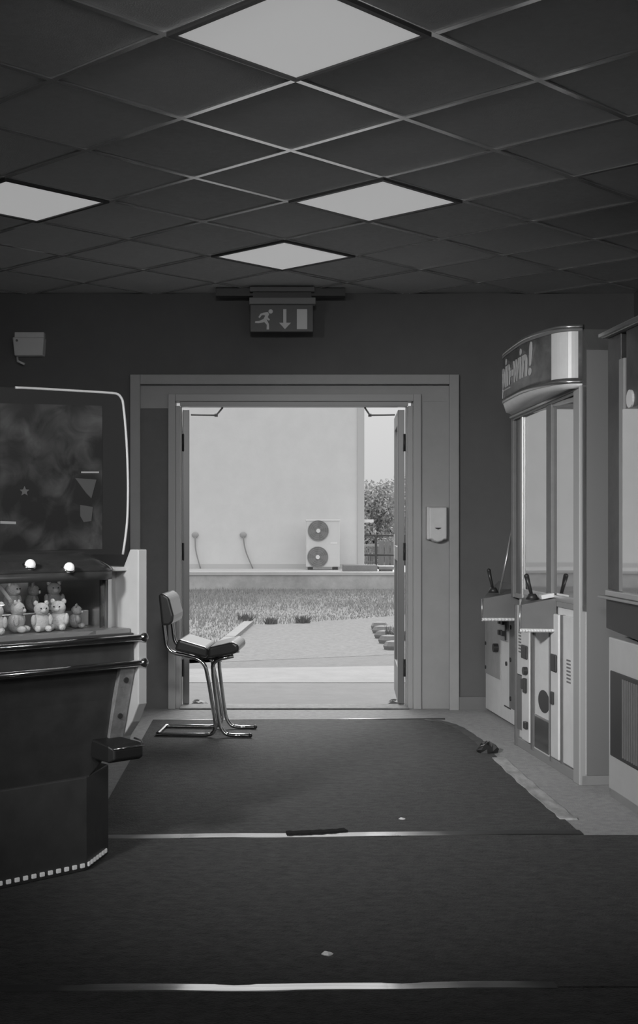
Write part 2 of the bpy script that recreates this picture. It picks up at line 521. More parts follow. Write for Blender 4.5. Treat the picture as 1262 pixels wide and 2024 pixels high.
# ------------------------------------------------------------------ carpet, strips, tape
YA, YB, YC = 5.21, 3.506, 8.23
cx0 = -.713
def carpet(name, pts, z1, lab):
    tag(MB().prism(pts, .0005, z1).build(name, M_carpet), lab, 'carpet')
redge = [(1.286, YA + .006), (1.279, 5.54), (1.265, 6.3), (1.252, 7.05), (1.235, 7.45), (1.21, 7.75), (1.185, 7.98), (1.14, 8.14), (1.06, YC)]
carpet('carpet', [(cx0, YA + .006)] + redge + [(cx0, YC)], .006, 'dark worn carpet section between the doorway and the middle metal strip')
carpet('carpet', [(-2.6, YB + .006), (1.56, YB + .006), (1.56, YA - .006), (-2.6, YA - .006)], .006, 'dark carpet section between the two bright metal floor strips')
carpet('carpet', [(-2.6, YR), (1.9, YR), (1.9, YB - .006), (-2.6, YB - .006)], .006, 'dark carpet section nearest the viewer below the front metal strip')
def strip(p, q, w, hgt, lab, wob=.0, tl=.0):
    a, b = Vector(p), Vector(q); c = (a + b)/2
    n = 40; rings = []
    for i in range(n + 1):
        t = i/n; x = a.x + (b.x - a.x)*t - c.x; y = a.y + (b.y - a.y)*t - c.y + wob*math.sin(t*9)*.004
        prof = [(-w/2, 0), (-w/2*.9, hgt*.7), (-w*.38, hgt*(.97 + tl)), (w*.38, hgt*(1 - tl)), (w/2*.9, hgt*.75), (w/2, 0)]
        k = 1 + wob*.12*math.sin(t*23)
        rings.append([(x, y + yy, zz*k) for yy, zz in prof])
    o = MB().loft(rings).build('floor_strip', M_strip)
    o.location = (c.x, c.y, .0)
    return tag(o, lab, 'floor strip', 'metal carpet joint strips')
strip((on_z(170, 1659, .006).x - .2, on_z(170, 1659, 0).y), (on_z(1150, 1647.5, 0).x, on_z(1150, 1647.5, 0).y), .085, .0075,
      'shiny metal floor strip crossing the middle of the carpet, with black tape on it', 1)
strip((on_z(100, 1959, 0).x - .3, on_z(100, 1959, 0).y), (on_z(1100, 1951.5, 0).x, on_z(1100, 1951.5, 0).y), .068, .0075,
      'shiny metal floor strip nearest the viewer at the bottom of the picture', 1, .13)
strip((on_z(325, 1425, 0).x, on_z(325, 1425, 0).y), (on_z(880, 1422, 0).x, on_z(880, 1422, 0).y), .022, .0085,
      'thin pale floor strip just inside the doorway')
def ribbon(name, pts, w, z0, z1, m, lab, cat):
    P = catmull([(x, y, 0) for x, y in pts], 5)
    c = P[len(P)//2]; rings = []
    for i, p in enumerate(P):
        t = (P[min(i+1, len(P)-1)] - P[max(i-1, 0)]).normalized(); n = Vector((-t.y, t.x, 0))
        ww = w*(1 + .10*math.sin(i*1.7) + .06*math.sin(i*4.1))/2
        z = z1 + .0012*math.sin(i*2.3)
        q = p - c
        rings.append([(q.x - n.x*ww, q.y - n.y*ww, z0), (q.x + n.x*ww, q.y + n.y*ww, z0), (q.x + n.x*ww*.9, q.y + n.y*ww*.9, z), (q.x - n.x*ww*.9, q.y - n.y*ww*.9, z)])
    o = MB().loft(rings).build(name, m)
    o.location = (c.x, c.y, 0)
    return tag(o, lab, cat)
ribbon('floor_tape', [(1.02, 8.22), (1.12, 8.14), (1.185, 7.96), (1.213, 7.74), (1.235, 7.45), (1.245, 7.15)], .06, .001, .008, M_tape_d,
       'dark tape curving along the far right corner of the carpet', 'tape')
ribbon('floor_tape', [(1.256, 6.9), (1.262, 6.5), (1.272, 6.1), (1.285, 5.75), (1.297, 5.48)], .075, .001, .009, M_tape_l,
       'pale scuffed tape along the right edge of the carpet', 'tape')
ribbon('floor_tape', [(.09, 5.225), (.17, 5.235), (.25, 5.25), (.335, 5.275)], .05, .0065, .0125, mat('black_tape', .015, .85, spec=.1),
       'short black tape lying across the middle metal floor strip', 'tape')
def scrap(name, p, r, m, lab, cat, h=.012, n=9):
    mb = MB(); rings = []
    for k in range(4):
        rr = r*[1, 1.02, .7, .25][k]; z = h*[0, .35, .8, 1][k]
        rings.append([(rr*(1 + .22*math.sin(j*2.1 + k*.8))*math.cos(2*math.pi*j/n), rr*.7*(1 + .3*math.cos(j*1.7 + k))*math.sin(2*math.pi*j/n), z + (.25*h*math.sin(j*2.7) if k else 0)) for j in range(n)])
    o = mb.loft(rings).build(name, m); o.location = p
    return tag(o, lab, cat)
scrap('tape_wad', (1.225, 7.07, .006), .055, mat('tape_wad_black', .02, .5), 'crumpled wad of dark tape on the right edge of the carpet', 'tape wad', .05, 11)
p = on_z(647, 1891, 0); scrap('paper_scrap', (p.x, p.y, .006), .016, mat('paper_white', .85, .6), 'small pale paper scrap on the dark carpet near the front strip', 'scrap', .008)
p = on_z(795, 1622, 0); scrap('paper_scrap', (p.x, p.y, .006), .013, M_offw, 'tiny pale scrap just beyond the middle metal floor strip', 'scrap', .006)

# ------------------------------------------------------------------ exit sign
SY = 8.46
def sx(u): return (u - UX)/F*SY
def sz(v): return CH - (v - VY)/F*SY
es = thing('exit_sign', (sx(558), SY, CZ), 0, 'dark hanging exit sign with running figure, down arrow and doorway symbol', 'sign')
def L(u): return sx(u) - sx(558)
def Z(v): return sz(v) - CZ
M_sign = mat('sign_face', .11, .45)
M_symb = mat('sign_symbol', .42, .5, emit=.05)
MB().box(L(427), L(683), .03, .13, Z(583), .0).build('mounting_board', M_black, es)
MB().box(L(494), L(622), -.03, .03, Z(578), .0).build('bracket', mat('sign_bracket', .16, .5), es, bevel=.003)
MB().box(L(500), L(616), -.012, .02, Z(591), Z(578)).build('neck', M_black, es)
MB().box(L(493), L(624), -.045, .035, Z(603), Z(590)).build('housing', mat('sign_housing', .26, .5), es, bevel=.004)
pan = MB().box(L(495), L(619), -.012, .012, Z(656), Z(603)).build('face_panel', M_sign, es, bevel=.002)
def sym(polys, name):
    mb = MB()
    for poly in polys:
        mb.prism_y([(L(u), Z(v)) for u, v in poly], -.0145, -.0121)
    return mb.build(name, M_symb, es)
zu = lambda x: 400 + x*320/1262.0
zv = lambda y: 530 + y*160/631.0
def Q(*pts): return [(zu(x), zv(y)) for x, y in pts]
sym([Q((738,322),(818,322),(818,478),(738,478))], 'doorway_symbol')
sym([Q((632,322),(656,322),(656,428),(692,428),(645,478),(600,428),(632,428))], 'arrow_symbol')
hd = [(534 + 17*math.cos(a), 340 + 17*math.sin(a)) for a in [2*math.pi*k/12 for k in range(12)]]
sym([Q(*hd), Q((478,350),(512,345),(522,362),(500,405),(476,402),(492,372),(476,368)),
     Q((478,350),(482,364),(462,372),(448,392),(438,384),(455,358)),
     Q((508,372),(516,392),(528,400),(522,412),(504,402)),
     Q((476,400),(500,405),(480,424),(440,432),(412,430),(414,416),(444,414)),
     Q((488,400),(502,402),(520,438),(522,480),(502,480),(504,444),(482,420))], 'running_figure_symbol')

# ------------------------------------------------------------------ soap dispenser
dp = at(863, 1034, D + .045)
ds = thing('soap_dispenser', (dp.x, D + .05, dp.z), 0, 'white soap dispenser fixed to the grey panel right of the door', 'dispenser')
hw, hh = .066, .112
MB().box(-hw, hw, -.02, .0, -hh, hh).build('back_plate', M_offw, ds, bevel=.004)
prof = [(-hw, hh), (hw, hh), (hw, -hh), (.045, -hh), (.03, -hh - .012), (0, -hh - .02), (-.03, -hh - .012), (-.045, -hh), (-hw, -hh)]
MB().loft([[(x, -.02, z) for x, z in prof], [(x*.98, -.075, z*.985) for x, z in prof], [(x*.86, -.10, z*.93) for x, z in prof]]).build('cover', M_offw, ds, bevel=.006)
MB().box(-hw - .006, -hw + .008, -.08, -.002, -hh + .002, hh - .002).build('side_rib', M_white, ds, bevel=.003)
MB().prism_y([(-.022, -.03), (.022, -.03), (.018, -.036), (0, -.043), (-.018, -.036)], -.104, -.099).build('sensor_window', M_black, ds)

# ------------------------------------------------------------------ white unit on the wall, upper left
wu = thing('wall_unit', (at(60, 690, D).x, D, at(60, 690, D).z), 0, 'small white unit fixed high on the end wall above the pusher machine', 'wall unit')
k = D/F
MB().box(-28*k, 30*k, -.06, 0, 20*k, 31*k).build('mount', M_offw, wu, bevel=.003)
MB().loft([[(-30*k, -.001, 20*k), (32*k, -.001, 20*k), (30*k, -.001, -16*k), (-29*k, -.001, -16*k)],
           [(-30*k, -.10, 20*k), (32*k, -.10, 20*k), (28*k, -.085, -16*k), (-27*k, -.085, -16*k)]]).build('body', M_white, wu, bevel=.008)
MB().disc((-21*k, -.10, 13*k), (0,-1,0), .008, .006, 12).build('button', M_mid, wu)
MB().tube([(-24*k, -.03, -16*k), (-22*k, -.05, -26*k), (-8*k, -.06, -32*k)], .008, 8).build('outlet', M_offw, wu, smooth=True)

# ------------------------------------------------------------------ stool
st = thing('stool', (-.317, 7.715, .006), math.radians(-5), 'saddle seat stool with dark padded back and tubular chrome frame', 'stool')
TR = .0115
A = [(-.268, .69), (-.262, .64), (-.248, .53), (-.215, .494), (-.128, .478), (-.055, .458), (-.016, .42), (.006, .31), (.036, .125), (.046, .064), (.030, .022), (-.01, .0125), (-.296, .0125)]
Bt = [(.150, .478), (.06, .458), (.026, .43), (.028, .37), (.055, .156), (.070, .064), (.10, .02), (.135, .0125), (.248, .0125)]
fy = .155
def side(pts, y): return [(x, y, z) for x, z in pts]
near = side(A, -fy); far = side(A, fy)
loopp = near[:-1] + [(-.306, -fy, .0125), (-.306, fy, .0125)] + far[:-1][::-1]
MB().tube(round_path(loopp, .03, 5), TR, 10).build('back_frame', M_chrome, st, smooth=True)
for y in (-fy, fy):
    MB().tube(round_path(side(Bt, y), .03, 5), TR, 10).build('front_leg', M_chrome, st, smooth=True)
    MB().ball((.248, y, .0140), TR*1.15, TR*1.15, TR*1.15, 10, 6).build('foot_cap', M_black, st, smooth=True)
def pad(poly, name, y=.20, bev=.016, crown=0.0):
    ring = []
    ys = [-y, -y*.55, 0, y*.55, y]
    return MB().loft([[(x, yy, z) for x, z in poly] for yy in ys]).build(name, M_vinyl, st, bevel=bev, smooth=False, segs=3)
seat = thing('seat', (0, 0, 0)); seat.parent = st
bpad = pad([(-.172, .580), (-.002, .531), (-.002, .466), (-.196, .512)], 'rear_cushion'); bpad.parent = seat
fpad = pad([(.004, .531), (.150, .567), (.184, .546), (.186, .506), (.140, .488), (.004, .466)], 'front_cushion'); fpad.parent = seat
MB().box(-.10, .10, -.12, .12, .452, .464).build('seat_plate', M_black, seat)
back = pad([(-.292, .838), (-.262, .846), (-.228, .822), (-.200, .715), (-.204, .676), (-.226, .656), (-.272, .656)], 'backrest', .19, .018)
M_pipe = mat('stool_piping', .12, .45)
for px, pz in ((-.14, .575), (.12, .56)):
    pass

# ------------------------------------------------------------------ coin pusher on the left
PB = Vector((-.46, 4.72, .006))
prz = math.atan2(.67, .74)
pm = thing('prize_pusher_machine', PB, prz, 'dark arcade prize pusher with glass case, chrome rails and white side panel', 'arcade machine')
PMX = Matrix.Translation(PB) @ Matrix.Rotation(prz, 4, 'Z')
PMI = PMX.inverted()
def wl(p): return PMI @ Vector(p)
M_pbody = mat('pusher_body', .048, .32, spec=.5, noise=.2, nscale=14)
M_pbase = mat('pusher_plinth', .055, .5, noise=.2, nscale=10)
M_pwhite = mat('pusher_side_white', .42, .38, noise=.05, nscale=9)
XLP = -1.15
MB().prism([(XLP, .09), (-.17, .09), (.03, .235), (.03, .95), (XLP, .95)], .0, .34).build('plinth', M_pbase, pm, bevel=.004)
rings = []
for z, xr, y0 in ((.30, -.16, .13), (.33, -.10, .112), (.38, -.05, .102), (.46, -.03, .088), (.62, -.022, .052), (.74, -.02, .018), (.745, -.02, .01)):
    rings.append([(XLP, y0, z), (xr - .05, y0, z), (xr, y0 + .05, z), (xr + .01, .95, z), (XLP, .95, z)])
MB().loft(rings).build('lower_body', M_pbody, pm, bevel=.004)
MB().box(XLP, -.015, .012, .95, .745, .86).build('front_band', M_pbody, pm, bevel=.003)
# white side panel (profile in y,z)
sp = [(-.012, 1.165), (-.012, .60), (.03, .53), (.085, .47), (.12, .40), (.9, .36), (.9, 1.10), (.08, 1.10), (.04, 1.165)]
MB().prism_x(sp, -.012, .028).build('side_panel', M_pwhite, pm, bevel=.004)
# slanted bolt strip next to the side panel
def slant(x0, x1, off, z0, z1, nm, m, par):
    yz = lambda z: .088 + (z - .46)*(-.0775)/.28*1.0
    return MB().loft([[(x0, yz(z0) - off, z0), (x1, yz(z0) - off, z0), (x1, yz(z0) + .03, z0), (x0, yz(z0) + .03, z0)],
                      [(x0, yz(z1) - off, z1), (x1, yz(z1) - off, z1), (x1, yz(z1) + .03, z1), (x0, yz(z1) + .03, z1)]]).build(nm, m, par, bevel=.002)
bs = slant(-.082, -.018, .012, .455, .735, 'bolt_strip', mat('bolt_strip_metal', .26, .45, metal=.3, noise=.3, nscale=25), pm)
for zb in (.69, .555):
    y = .088 + (zb - .46)*(-.0775)/.28 - .013
    MB().disc((-.052, y, zb), (0,-1,0), .010, .006, 10).build('bolt', M_black, bs)
# coin tray scoop
tr = MB().loft([[(-.15, .09, .405), (-.03, .09, .405), (-.03, .09, .475), (-.15, .09, .475)],
                [(-.145, -.01, .40), (.0, -.01, .40), (.0, -.01, .462), (-.145, -.01, .462)],
                [(-.135, -.035, .412), (-.008, -.035, .412), (-.008, -.035, .450), (-.135, -.035, .450)]]).build('coin_tray', mat('tray_black', .015, .5), pm, bevel=.006)
MB().tube([(-.14, -.034, .452), (-.003, -.034, .452), (.004, -.01, .466), (.0, .03, .470)], .0035, 6).build('tray_rim', M_chrome, tr, smooth=True)
# chrome rails
for z in (.843, .750):
    rl = MB().tube(round_path([(XLP, -.012, z), (-.012, -.012, z), (.02, .0, z)], .02), .0125, 10).build('rail', M_chrome, pm, smooth=True)
    MB().ball((.012, -.010, z), .02, .017, .019, 12, 8).build('rail_end', M_chrome, rl, smooth=True)
# playfield, back and ceiling of the case
MB().box(XLP, -.02, .03, .95, .86, .875).build('playfield', mat('playfield', .22, .35), pm)
MB().box(XLP, -.06, .235, .50, .875, .935).build('pusher_shelf', M_alu, pm, bevel=.004)
MB().box(XLP, -.016, .50, .54, .875, 1.09).build('case_back', mat('case_back', .28, .5, noise=.3, nscale=8), pm)
MB().box(-.05, -.012, .13, .50, .875, 1.09).build('case_side', M_alu, pm)
# glass with rounded corner
gp = [Vector((XLP, .03, 0)), Vector((-.17, .03, 0))] + [Vector((-.17 + .09*math.sin(a), .12 - .09*math.cos(a), 0)) for a in [math.pi/2*k/8 for k in range(1, 9)]]
rings_g = [[(p.x, p.y, z) for p in gp] for z in (.86, 1.075)]
gp2 = [Vector((XLP, .036, 0)), Vector((-.17, .036, 0))] + [Vector((-.17 + .084*math.sin(a), .12 - .084*math.cos(a), 0)) for a in [math.pi/2*k/8 for k in range(1, 9)]]
gpoly = [(p.x, p.y) for p in gp] + [(p.x, p.y) for p in reversed(gp2)]
MB().prism(gpoly, .862, 1.075).build('glass_front', M_glass, pm, smooth=True)
MB().tube([(-.078, .125, .86), (-.078, .125, 1.08)], .009, 8).build('corner_post', M_dark, pm, smooth=True)
MB().box(-.068, -.052, .10, .13, .86, 1.10).build('corner_trim', M_alu, pm)
# rim (hood) with sloping top
def rimring(off, z):
    c = -.17; r = max(.10 - off, .03); yy = .012 + off
    arc = [(c + r*math.sin(a), .012 + off + r - r*math.cos(a), z) for a in [math.pi/2*k/8 for k in range(0, 9)]]
    return [(XLP, yy, z)] + arc + [(c + r, .92, z), (XLP, .92, z)]
rim = MB().loft([rimring(.0, 1.086), rimring(-.006, 1.088), rimring(-.006, 1.095), rimring(.01, 1.11), rimring(.09, 1.150), rimring(.13, 1.156)]).build('rim', mat('rim_black', .035, .18, spec=.6, noise=.2, nscale=18), pm, smooth=True)
sk = [p[:2] for p in rimring(-.006, 0)][:-2]; sk2 = [p[:2] for p in rimring(.004, 0)][:-2]
MB().prism(sk + sk2[::-1], 1.058, 1.09).build('rim_skirt', M_pbody, pm, smooth=True)
MB().box(-.072, .02, .06, .92, 1.085, 1.10).build('rim_end', M_pwhite, pm, bevel=.003)
for u, v in ((58, 1118), (135, 1124)):
    # lamps sit on the sloping rim
    q = wl(on_plane(u, v, PMX @ Vector((0, .05, 1.13)), (PMX.to_3x3() @ Vector((0, -.45, .9))).normalized()))
    lamp = MB().ball(q + Vector((0, -.006, .004)), .0185, .0185, .0185, 14, 8).build('rim_lamp', M_lamp, pm, smooth=True)
    MB().ring(q, (0, -.45, .9), .021, .004, 16, 6).build('bezel', M_chrome, lamp, smooth=True)
MB().tube([(XLP + .05, .055, 1.073), (-.20, .055, 1.073)], .009, 8).build('lamp_tube', mat('case_lamp', .8, .4, emit=7.0), pm, smooth=True)
# printed back board with white piping
bl, br = Vector((-.969, 5.0, 0)), Vector((-.595, 5.2, 0))
bn = Vector((0,0,1)).cross(br - bl).normalized()
edge_px = [(30,766),(80,768.5),(150,772.5),(215,776.5),(232,779),(240,787),(244,802),(250,870),(253,950),(252,1020),(248,1062),(243,1096)]
ep = [wl(on_plane(u, v, bl, bn)) for u, v in edge_px]
poly = [wl(on_plane(-60, 763, bl, bn))] + ep + [wl(on_plane(-60, 1096, bl, bn))]
nl = (PMI.to_3x3() @ bn)
if (PMX.to_3x3() @ nl).y > 0: nl = -nl
bd = MB().loft([[p + nl*0 for p in poly], [p - nl*.02 for p in poly]])
M_board = mat('board_black', .03, .16, spec=.5)
board = bd.build('back_board', M_board, pm)
cp = catmull(ep, 4)
MB().tube([p + nl*.001 for p in cp], .0052, 8).build('white_piping', mat('piping_white', .55, .4), board, smooth=True)
# printed picture: flat print
mp_ = bpy.data.materials.new('board_print'); mp_.use_nodes = True
nt = mp_.node_tree; bs_ = nt.nodes['Principled BSDF']; bs_.inputs['Roughness'].default_value = .25
tcn = nt.nodes.new('ShaderNodeTexCoord')
n1 = nt.nodes.new('ShaderNodeTexNoise'); n1.inputs['Scale'].default_value = 9; n1.inputs['Detail'].default_value = 5; n1.inputs['Distortion'].default_value = 1.2
vv = nt.nodes.new('ShaderNodeTexVoronoi'); vv.inputs['Scale'].default_value = 7
mm_ = nt.nodes.new('ShaderNodeMath'); mm_.operation = 'MULTIPLY'
rr_ = nt.nodes.new('ShaderNodeValToRGB')
rr_.color_ramp.elements[0].position = .18; rr_.color_ramp.elements[0].color = (.02,.02,.02,1)
rr_.color_ramp.elements[1].position = .48; rr_.color_ramp.elements[1].color = (.075,.075,.075,1)
nt.links.new(tcn.outputs['Object'], n1.inputs['Vector']); nt.links.new(tcn.outputs['Object'], vv.inputs['Vector'])
nt.links.new(n1.outputs['Fac'], mm_.inputs[0]); nt.links.new(vv.outputs['Distance'], mm_.inputs[1])
nt.links.new(mm_.outputs[0], rr_.inputs['Fac']); nt.links.new(rr_.outputs['Color'], bs_.inputs['Base Color'])
def bquad(px, off, name, m, par):
    pts = [wl(on_plane(u, v, bl, bn)) for u, v in px]
    return MB().loft([[p + nl*off for p in pts], [p + nl*(off + .0015) for p in pts]]).build(name, m, par)
bquad([(0,797),(202,802),(202,1085),(0,1090)], .0005, 'printed_picture', mp_, board)
M_pr1 = mat('print_pale', .11, .3); M_pr2 = mat('print_mid', .07, .3); M_pr3 = mat('print_bright', .32, .3)
bquad([(148,945),(190,948),(180,985),(170,975)], .003, 'printed_shape', M_pr2, board)
bquad([(160,932),(195,932),(195,935),(160,935)], .003, 'printed_line', M_pr3, board)
bquad([(0,1030),(31,1031),(31,1036),(0,1035)], .003, 'printed_line', M_pr3, board)
star = []
for kk in range(10):
    a = math.pi/2 + kk*math.pi/5; r_ = 10 if kk % 2 == 0 else 4.5
    star.append((48 + r_*math.cos(a), 971 - r_*math.sin(a)))
bquad(star, .003, 'printed_star', M_pr1, board)
bquad([(158,998),(183,1002),(180,1030),(165,1032),(158,1020)], .003, 'printed_shape', M_pr2, board)
# reflector beads at the foot of the plinth
bead = None
def put_bead(x, y, ang):
    global bead
    if bead is None:
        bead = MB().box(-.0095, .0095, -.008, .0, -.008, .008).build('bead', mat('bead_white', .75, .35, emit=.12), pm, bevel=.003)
        bead.location = (x, y, .022); bead.rotation_euler = (0, 0, ang)
    else:
        like(bead, pm, (x, y, .022), rot=(0, 0, ang))
for i in range(18): put_bead(-.19 - i*.034, .0898, 0)
ca = math.atan2(.145, .20)
for i in range(7): put_bead(-.16 + i*.031*.81 + .002, .0978 + i*.031*.587, ca)

# prizes in the case
def plush(name, p, s, rz, g, lab):
    t = thing(name, p, rz, lab, 'plush toy', 'plush prizes in the pusher case')
    m = mat('plush_%02d' % int(g*100), g, .95, noise=.12, nscale=30, bump=.5, bscale=200)
    MB().ball((0, 0, s*.42), s*.42, s*.36, s*.42, 12, 8).build('body', m, t, smooth=True)
    h = MB().ball((0, -s*.08, s*.98), s*.34, s*.31, s*.30, 12, 8).build('head', m, t, smooth=True)
    for sg in (-1, 1):
        MB().ball((sg*s*.24, -s*.06, s*1.25), s*.11, s*.06, s*.12, 10, 6).build('ear', m, h, smooth=True)
        MB().ball((sg*s*.38, -s*.16, s*.52), s*.12, s*.13, s*.24, 10, 6).build('arm', m, t, smooth=True)
        MB().ball((sg*s*.24, -s*.34, s*.16), s*.15, s*.22, s*.14, 10, 6).build('leg', m, t, smooth=True)
        MB().ball((sg*s*.12, -s*.375, s*1.04), s*.035, n=8, m=6).build('eye', M_black, h, smooth=True)
    MB().ball((0, -s*.37, s*.92), s*.12, s*.07, s*.09, 10, 6).build('muzzle', mat('plush_muzzle', .7, .9), h, smooth=True)
    return t
def wp(x, y, z): return PMX @ Vector((x, y, z))
PL = [(-.62,.13,.875,.080,.3,.62,'pale plush toy by the glass at the left edge of the pusher case'),
      (-.525,.125,.875,.084,-.5,.68,'pale plush toy in the front row of the pusher case, second from the left'),
      (-.435,.14,.875,.086,.7,.60,'light grey plush toy in the front row below the first rim lamp'),
      (-.345,.12,.875,.082,-.2,.66,'pale plush toy in the front row between the two rim lamps'),
      (-.26,.135,.875,.084,-.8,.70,'white plush toy in the front row right of the second rim lamp'),
      (-.165,.17,.875,.066,.9,.40,'mid grey plush toy at the rounded right corner of the pusher case'),
      (-.58,.29,.935,.082,.2,.46,'darker plush toy on the raised shelf at the left of the pusher case'),
      (-.47,.30,.935,.080,-.6,.66,'pale plush toy on the raised shelf, second from the left'),
      (-.37,.28,.935,.085,.5,.58,'grey plush toy on the raised shelf behind the front plush toys'),
      (-.27,.30,.935,.078,.9,.30,'dark plush toy on the raised shelf towards the right'),
      (-.175,.30,.935,.082,-.3,.50,'grey plush toy at the right end of the raised shelf')]
for x, y, z, s, r, g, lab in PL:
    plush('plush_toy', wp(x, y, z), s, prz + r, g, lab)
def prize_box(x, y, z, w, d, h, r, g, lab):
    t = tag(MB().box(-w/2, w/2, -d/2, d/2, 0, h).box(-w/2 - .001, w/2 + .001, -d/2 - .001, d/2 + .001, h*.42, h*.5).build('prize_box', mat('box_%d' % int(g*100), g, .5), bevel=.002), lab, 'box')
    t.location = wp(x, y, z); t.rotation_euler = (0, 0, prz + r)
prize_box(-.58, .42, .935, .24, .09, .125, .1, .66, 'white prize box standing at the back left of the pusher case')
prize_box(-.33, .43, .935, .20, .08, .115, -.15, .60, 'pale prize box at the back of the pusher case behind the plush toys')
for i, (xa, za, xb, zb, lab) in enumerate(((-.49, .97, -.455, 1.05, 'pale stick leaning left inside the pusher case'), (-.42, .985, -.40, 1.055, 'short pale stick leaning on the boxes in the pusher case'))):
    c = wp(xa, .20, za)
    o = MB().tube([Vector((0,0,0)), wp(xb, .34, zb) - c], .007, 8).build('prize_stick', M_white, smooth=True)
    o.location = c
    tag(o, lab, 'stick')

# ------------------------------------------------------------------ machines on the right
def frame_of(far, near):
    far = Vector((far[0], far[1], 0)); near = Vector((near[0], near[1], 0))
    d = (near - far).normalized()
    rz = math.atan2(d.y, d.x)
    X = Matrix.Translation(far) @ Matrix.Rotation(rz, 4, 'Z')
    return far, rz, X, (near - far).length
# ---- low change cabinet against the end wall
far, rz, X1, W1 = frame_of((1.486, 8.64), (1.566, 7.43))
X1I = X1.inverted()
m1 = thing('low_coin_cabinet', far, rz, 'pale low coin cabinet with dark control wedge against the end wall', 'arcade machine')
def l1(p): return X1I @ Vector(p)
MB().box(0, W1, 0, .70, .02, .705).build('cabinet', M_offw, m1, bevel=.004)
MB().box(.02, W1 - .02, .03, .68, 0, .02).build('plinth', M_black, m1)
d1 = MB().box(.012, .42, -.008, .0, .26, .655).build('door', mat('coin_door_grey', .36, .5, noise=.12, nscale=9), m1, bevel=.002)
for z in (.30, .46, .62):
    MB().disc((.04, -.008, z), (0,-1,0), .012, .006, 10).build('bolt', M_black, d1)
MB().disc((.36, -.008, .46), (0,-1,0), .028, .03, 14).build('lock', M_black, d1)
cmx = MB().box(.43, .60, -.012, .0, .52, .68).build('coin_plate', M_grey, m1, bevel=.002)
for z in (.555, .625):
    for x in (.46, .54):
        MB().box(x, x + .035, -.035, -.012, z, z + .03).build('coin_slot', M_black, cmx)
MB().box(.58, .60, -.02, -.012, .53, .67).build('coin_guide', M_black, cmx)
MB().disc((.56, -.0, .38), (0,-1,0), .014, .008, 10).build('key_lock', M_black, m1)
hp = MB().box(.665, .79, -.012, .0, .12, .66).build('hinge_strip', M_mid, m1, bevel=.002)
for z in (.62, .42, .18): MB().disc((.70, -.012, z), (0,-1,0), .014, .006, 10).build('bolt', M_black, hp)
MB().box(.50, .66, -.002, .001, .105, .113).build('slot_line', M_black, m1)
# wedge-shaped control shelf: near side faces the viewer
def wedge(parent, inv, near_y, px, zb, ztop, rise_u, far_pt, m, beads):
    """px: (X0, X1) of the near side in world; far_pt: (Xfar, Yfar)"""
    X0, Xb = px
    Xf, Yf = far_pt
    nb = [Vector((X0, near_y, zb)), Vector((Xb, near_y, zb)), Vector((Xb, near_y, ztop + rise_u)), Vector((X0 + .004, near_y, ztop))]
    fb = [Vector((Xf, Yf, zb)), Vector((Xb - .0, Yf, zb)), Vector((Xb - .0, Yf, ztop + rise_u)), Vector((Xf + .004, Yf, ztop + .0))]
    o = MB().loft([[inv @ p for p in nb], [inv @ p for p in fb]]).build('control_shelf', m, parent, bevel=.003)
    MB().tube([inv @ Vector((X0, near_y - .004, zb)), inv @ Vector((X0 + .003, near_y - .004, ztop))], .005, 6).build('edge_trim', M_alu, o, smooth=True)
    MB().tube([inv @ Vector((X0, near_y - .003, zb + .004)), inv @ Vector((Xb, near_y - .003, zb + .004))], .010, 8).build('bead_rail', M_offw, o, smooth=True)
    n = beads; first = None
    for i in range(n):
        p = inv @ Vector((X0 + (Xb - X0)*(i + .5)/n, near_y - .010, zb + .004))
        if first is None:
            first = MB().ball((0,0,0), .0085, n=10, m=6).build('bead', M_white, o, smooth=True); first.location = p
        else: like(first, o, p)
    return o
M_shelf = mat('shelf_dark', .15, .55, noise=.06, nscale=12)
w1 = wedge(m1, X1I, 7.435, (1.256, 1.55), .703, .826, .055, (1.492, 8.5), M_shelf, 15)
def joystick(parent, base, tip, r):
    b = Vector(base); t = Vector(tip)
    o = MB().disc(b - Vector((0,0,.01)), (0,0,1), r*3.0, .03, 16, r*1.6).build('joystick', M_black, parent, smooth=True)
    MB().tube([b, b*.4 + t*.6, t], r, 10, radii=[r*.7, r*.9, r*1.15]).ball(t, r*1.15, n=10, m=6).build('stick', M_black, o, smooth=True)
joystick(m1, l1((1.345, 7.56, .865)), l1((1.318, 7.56, .985)), .011)
tb = MB().obox(l1((1.50, 7.47, .905)), X1I.to_3x3() @ Vector((.04, 0, .008)), X1I.to_3x3() @ Vector((0, .03, 0)), X1I.to_3x3() @ Vector((-.002, 0, .011))).build('button_bar', M_white, m1, bevel=.003)
rod = MB().tube([Vector((0,0,0)), Vector((.080, .02, .385))], .0055, 8).build('metal_rod', M_alu, smooth=True)
rod.location = (1.353, 7.40, .858)
tag(rod, 'thin metal rod leaning from the low cabinet against the prize machine', 'rod')

# ---- tall prize machine with bow-fronted sign
far, rz, X2, W2 = frame_of((1.439, 7.32), (1.533, 6.20))
X2I = X2.inverted(); R2 = X2I.to_3x3()
m2 = thing('prize_machine', far, rz, 'tall prize machine with two glass windows under a curved lettered sign', 'arcade machine')
def l2(p): return X2I @ Vector(p)
DEP = .72
MB().box(0, W2, .012, DEP, .05, .84).build('lower_cabinet', M_offw, m2, bevel=.004)
MB().box(0, W2, -.004, DEP, .0, .05).build('plinth', mat('plinth_grey', .30, .5), m2, bevel=.003)
MB().box(-.018, .006, -.012, .05, .0, .80).build('edge_post', M_mid, m2, bevel=.002)
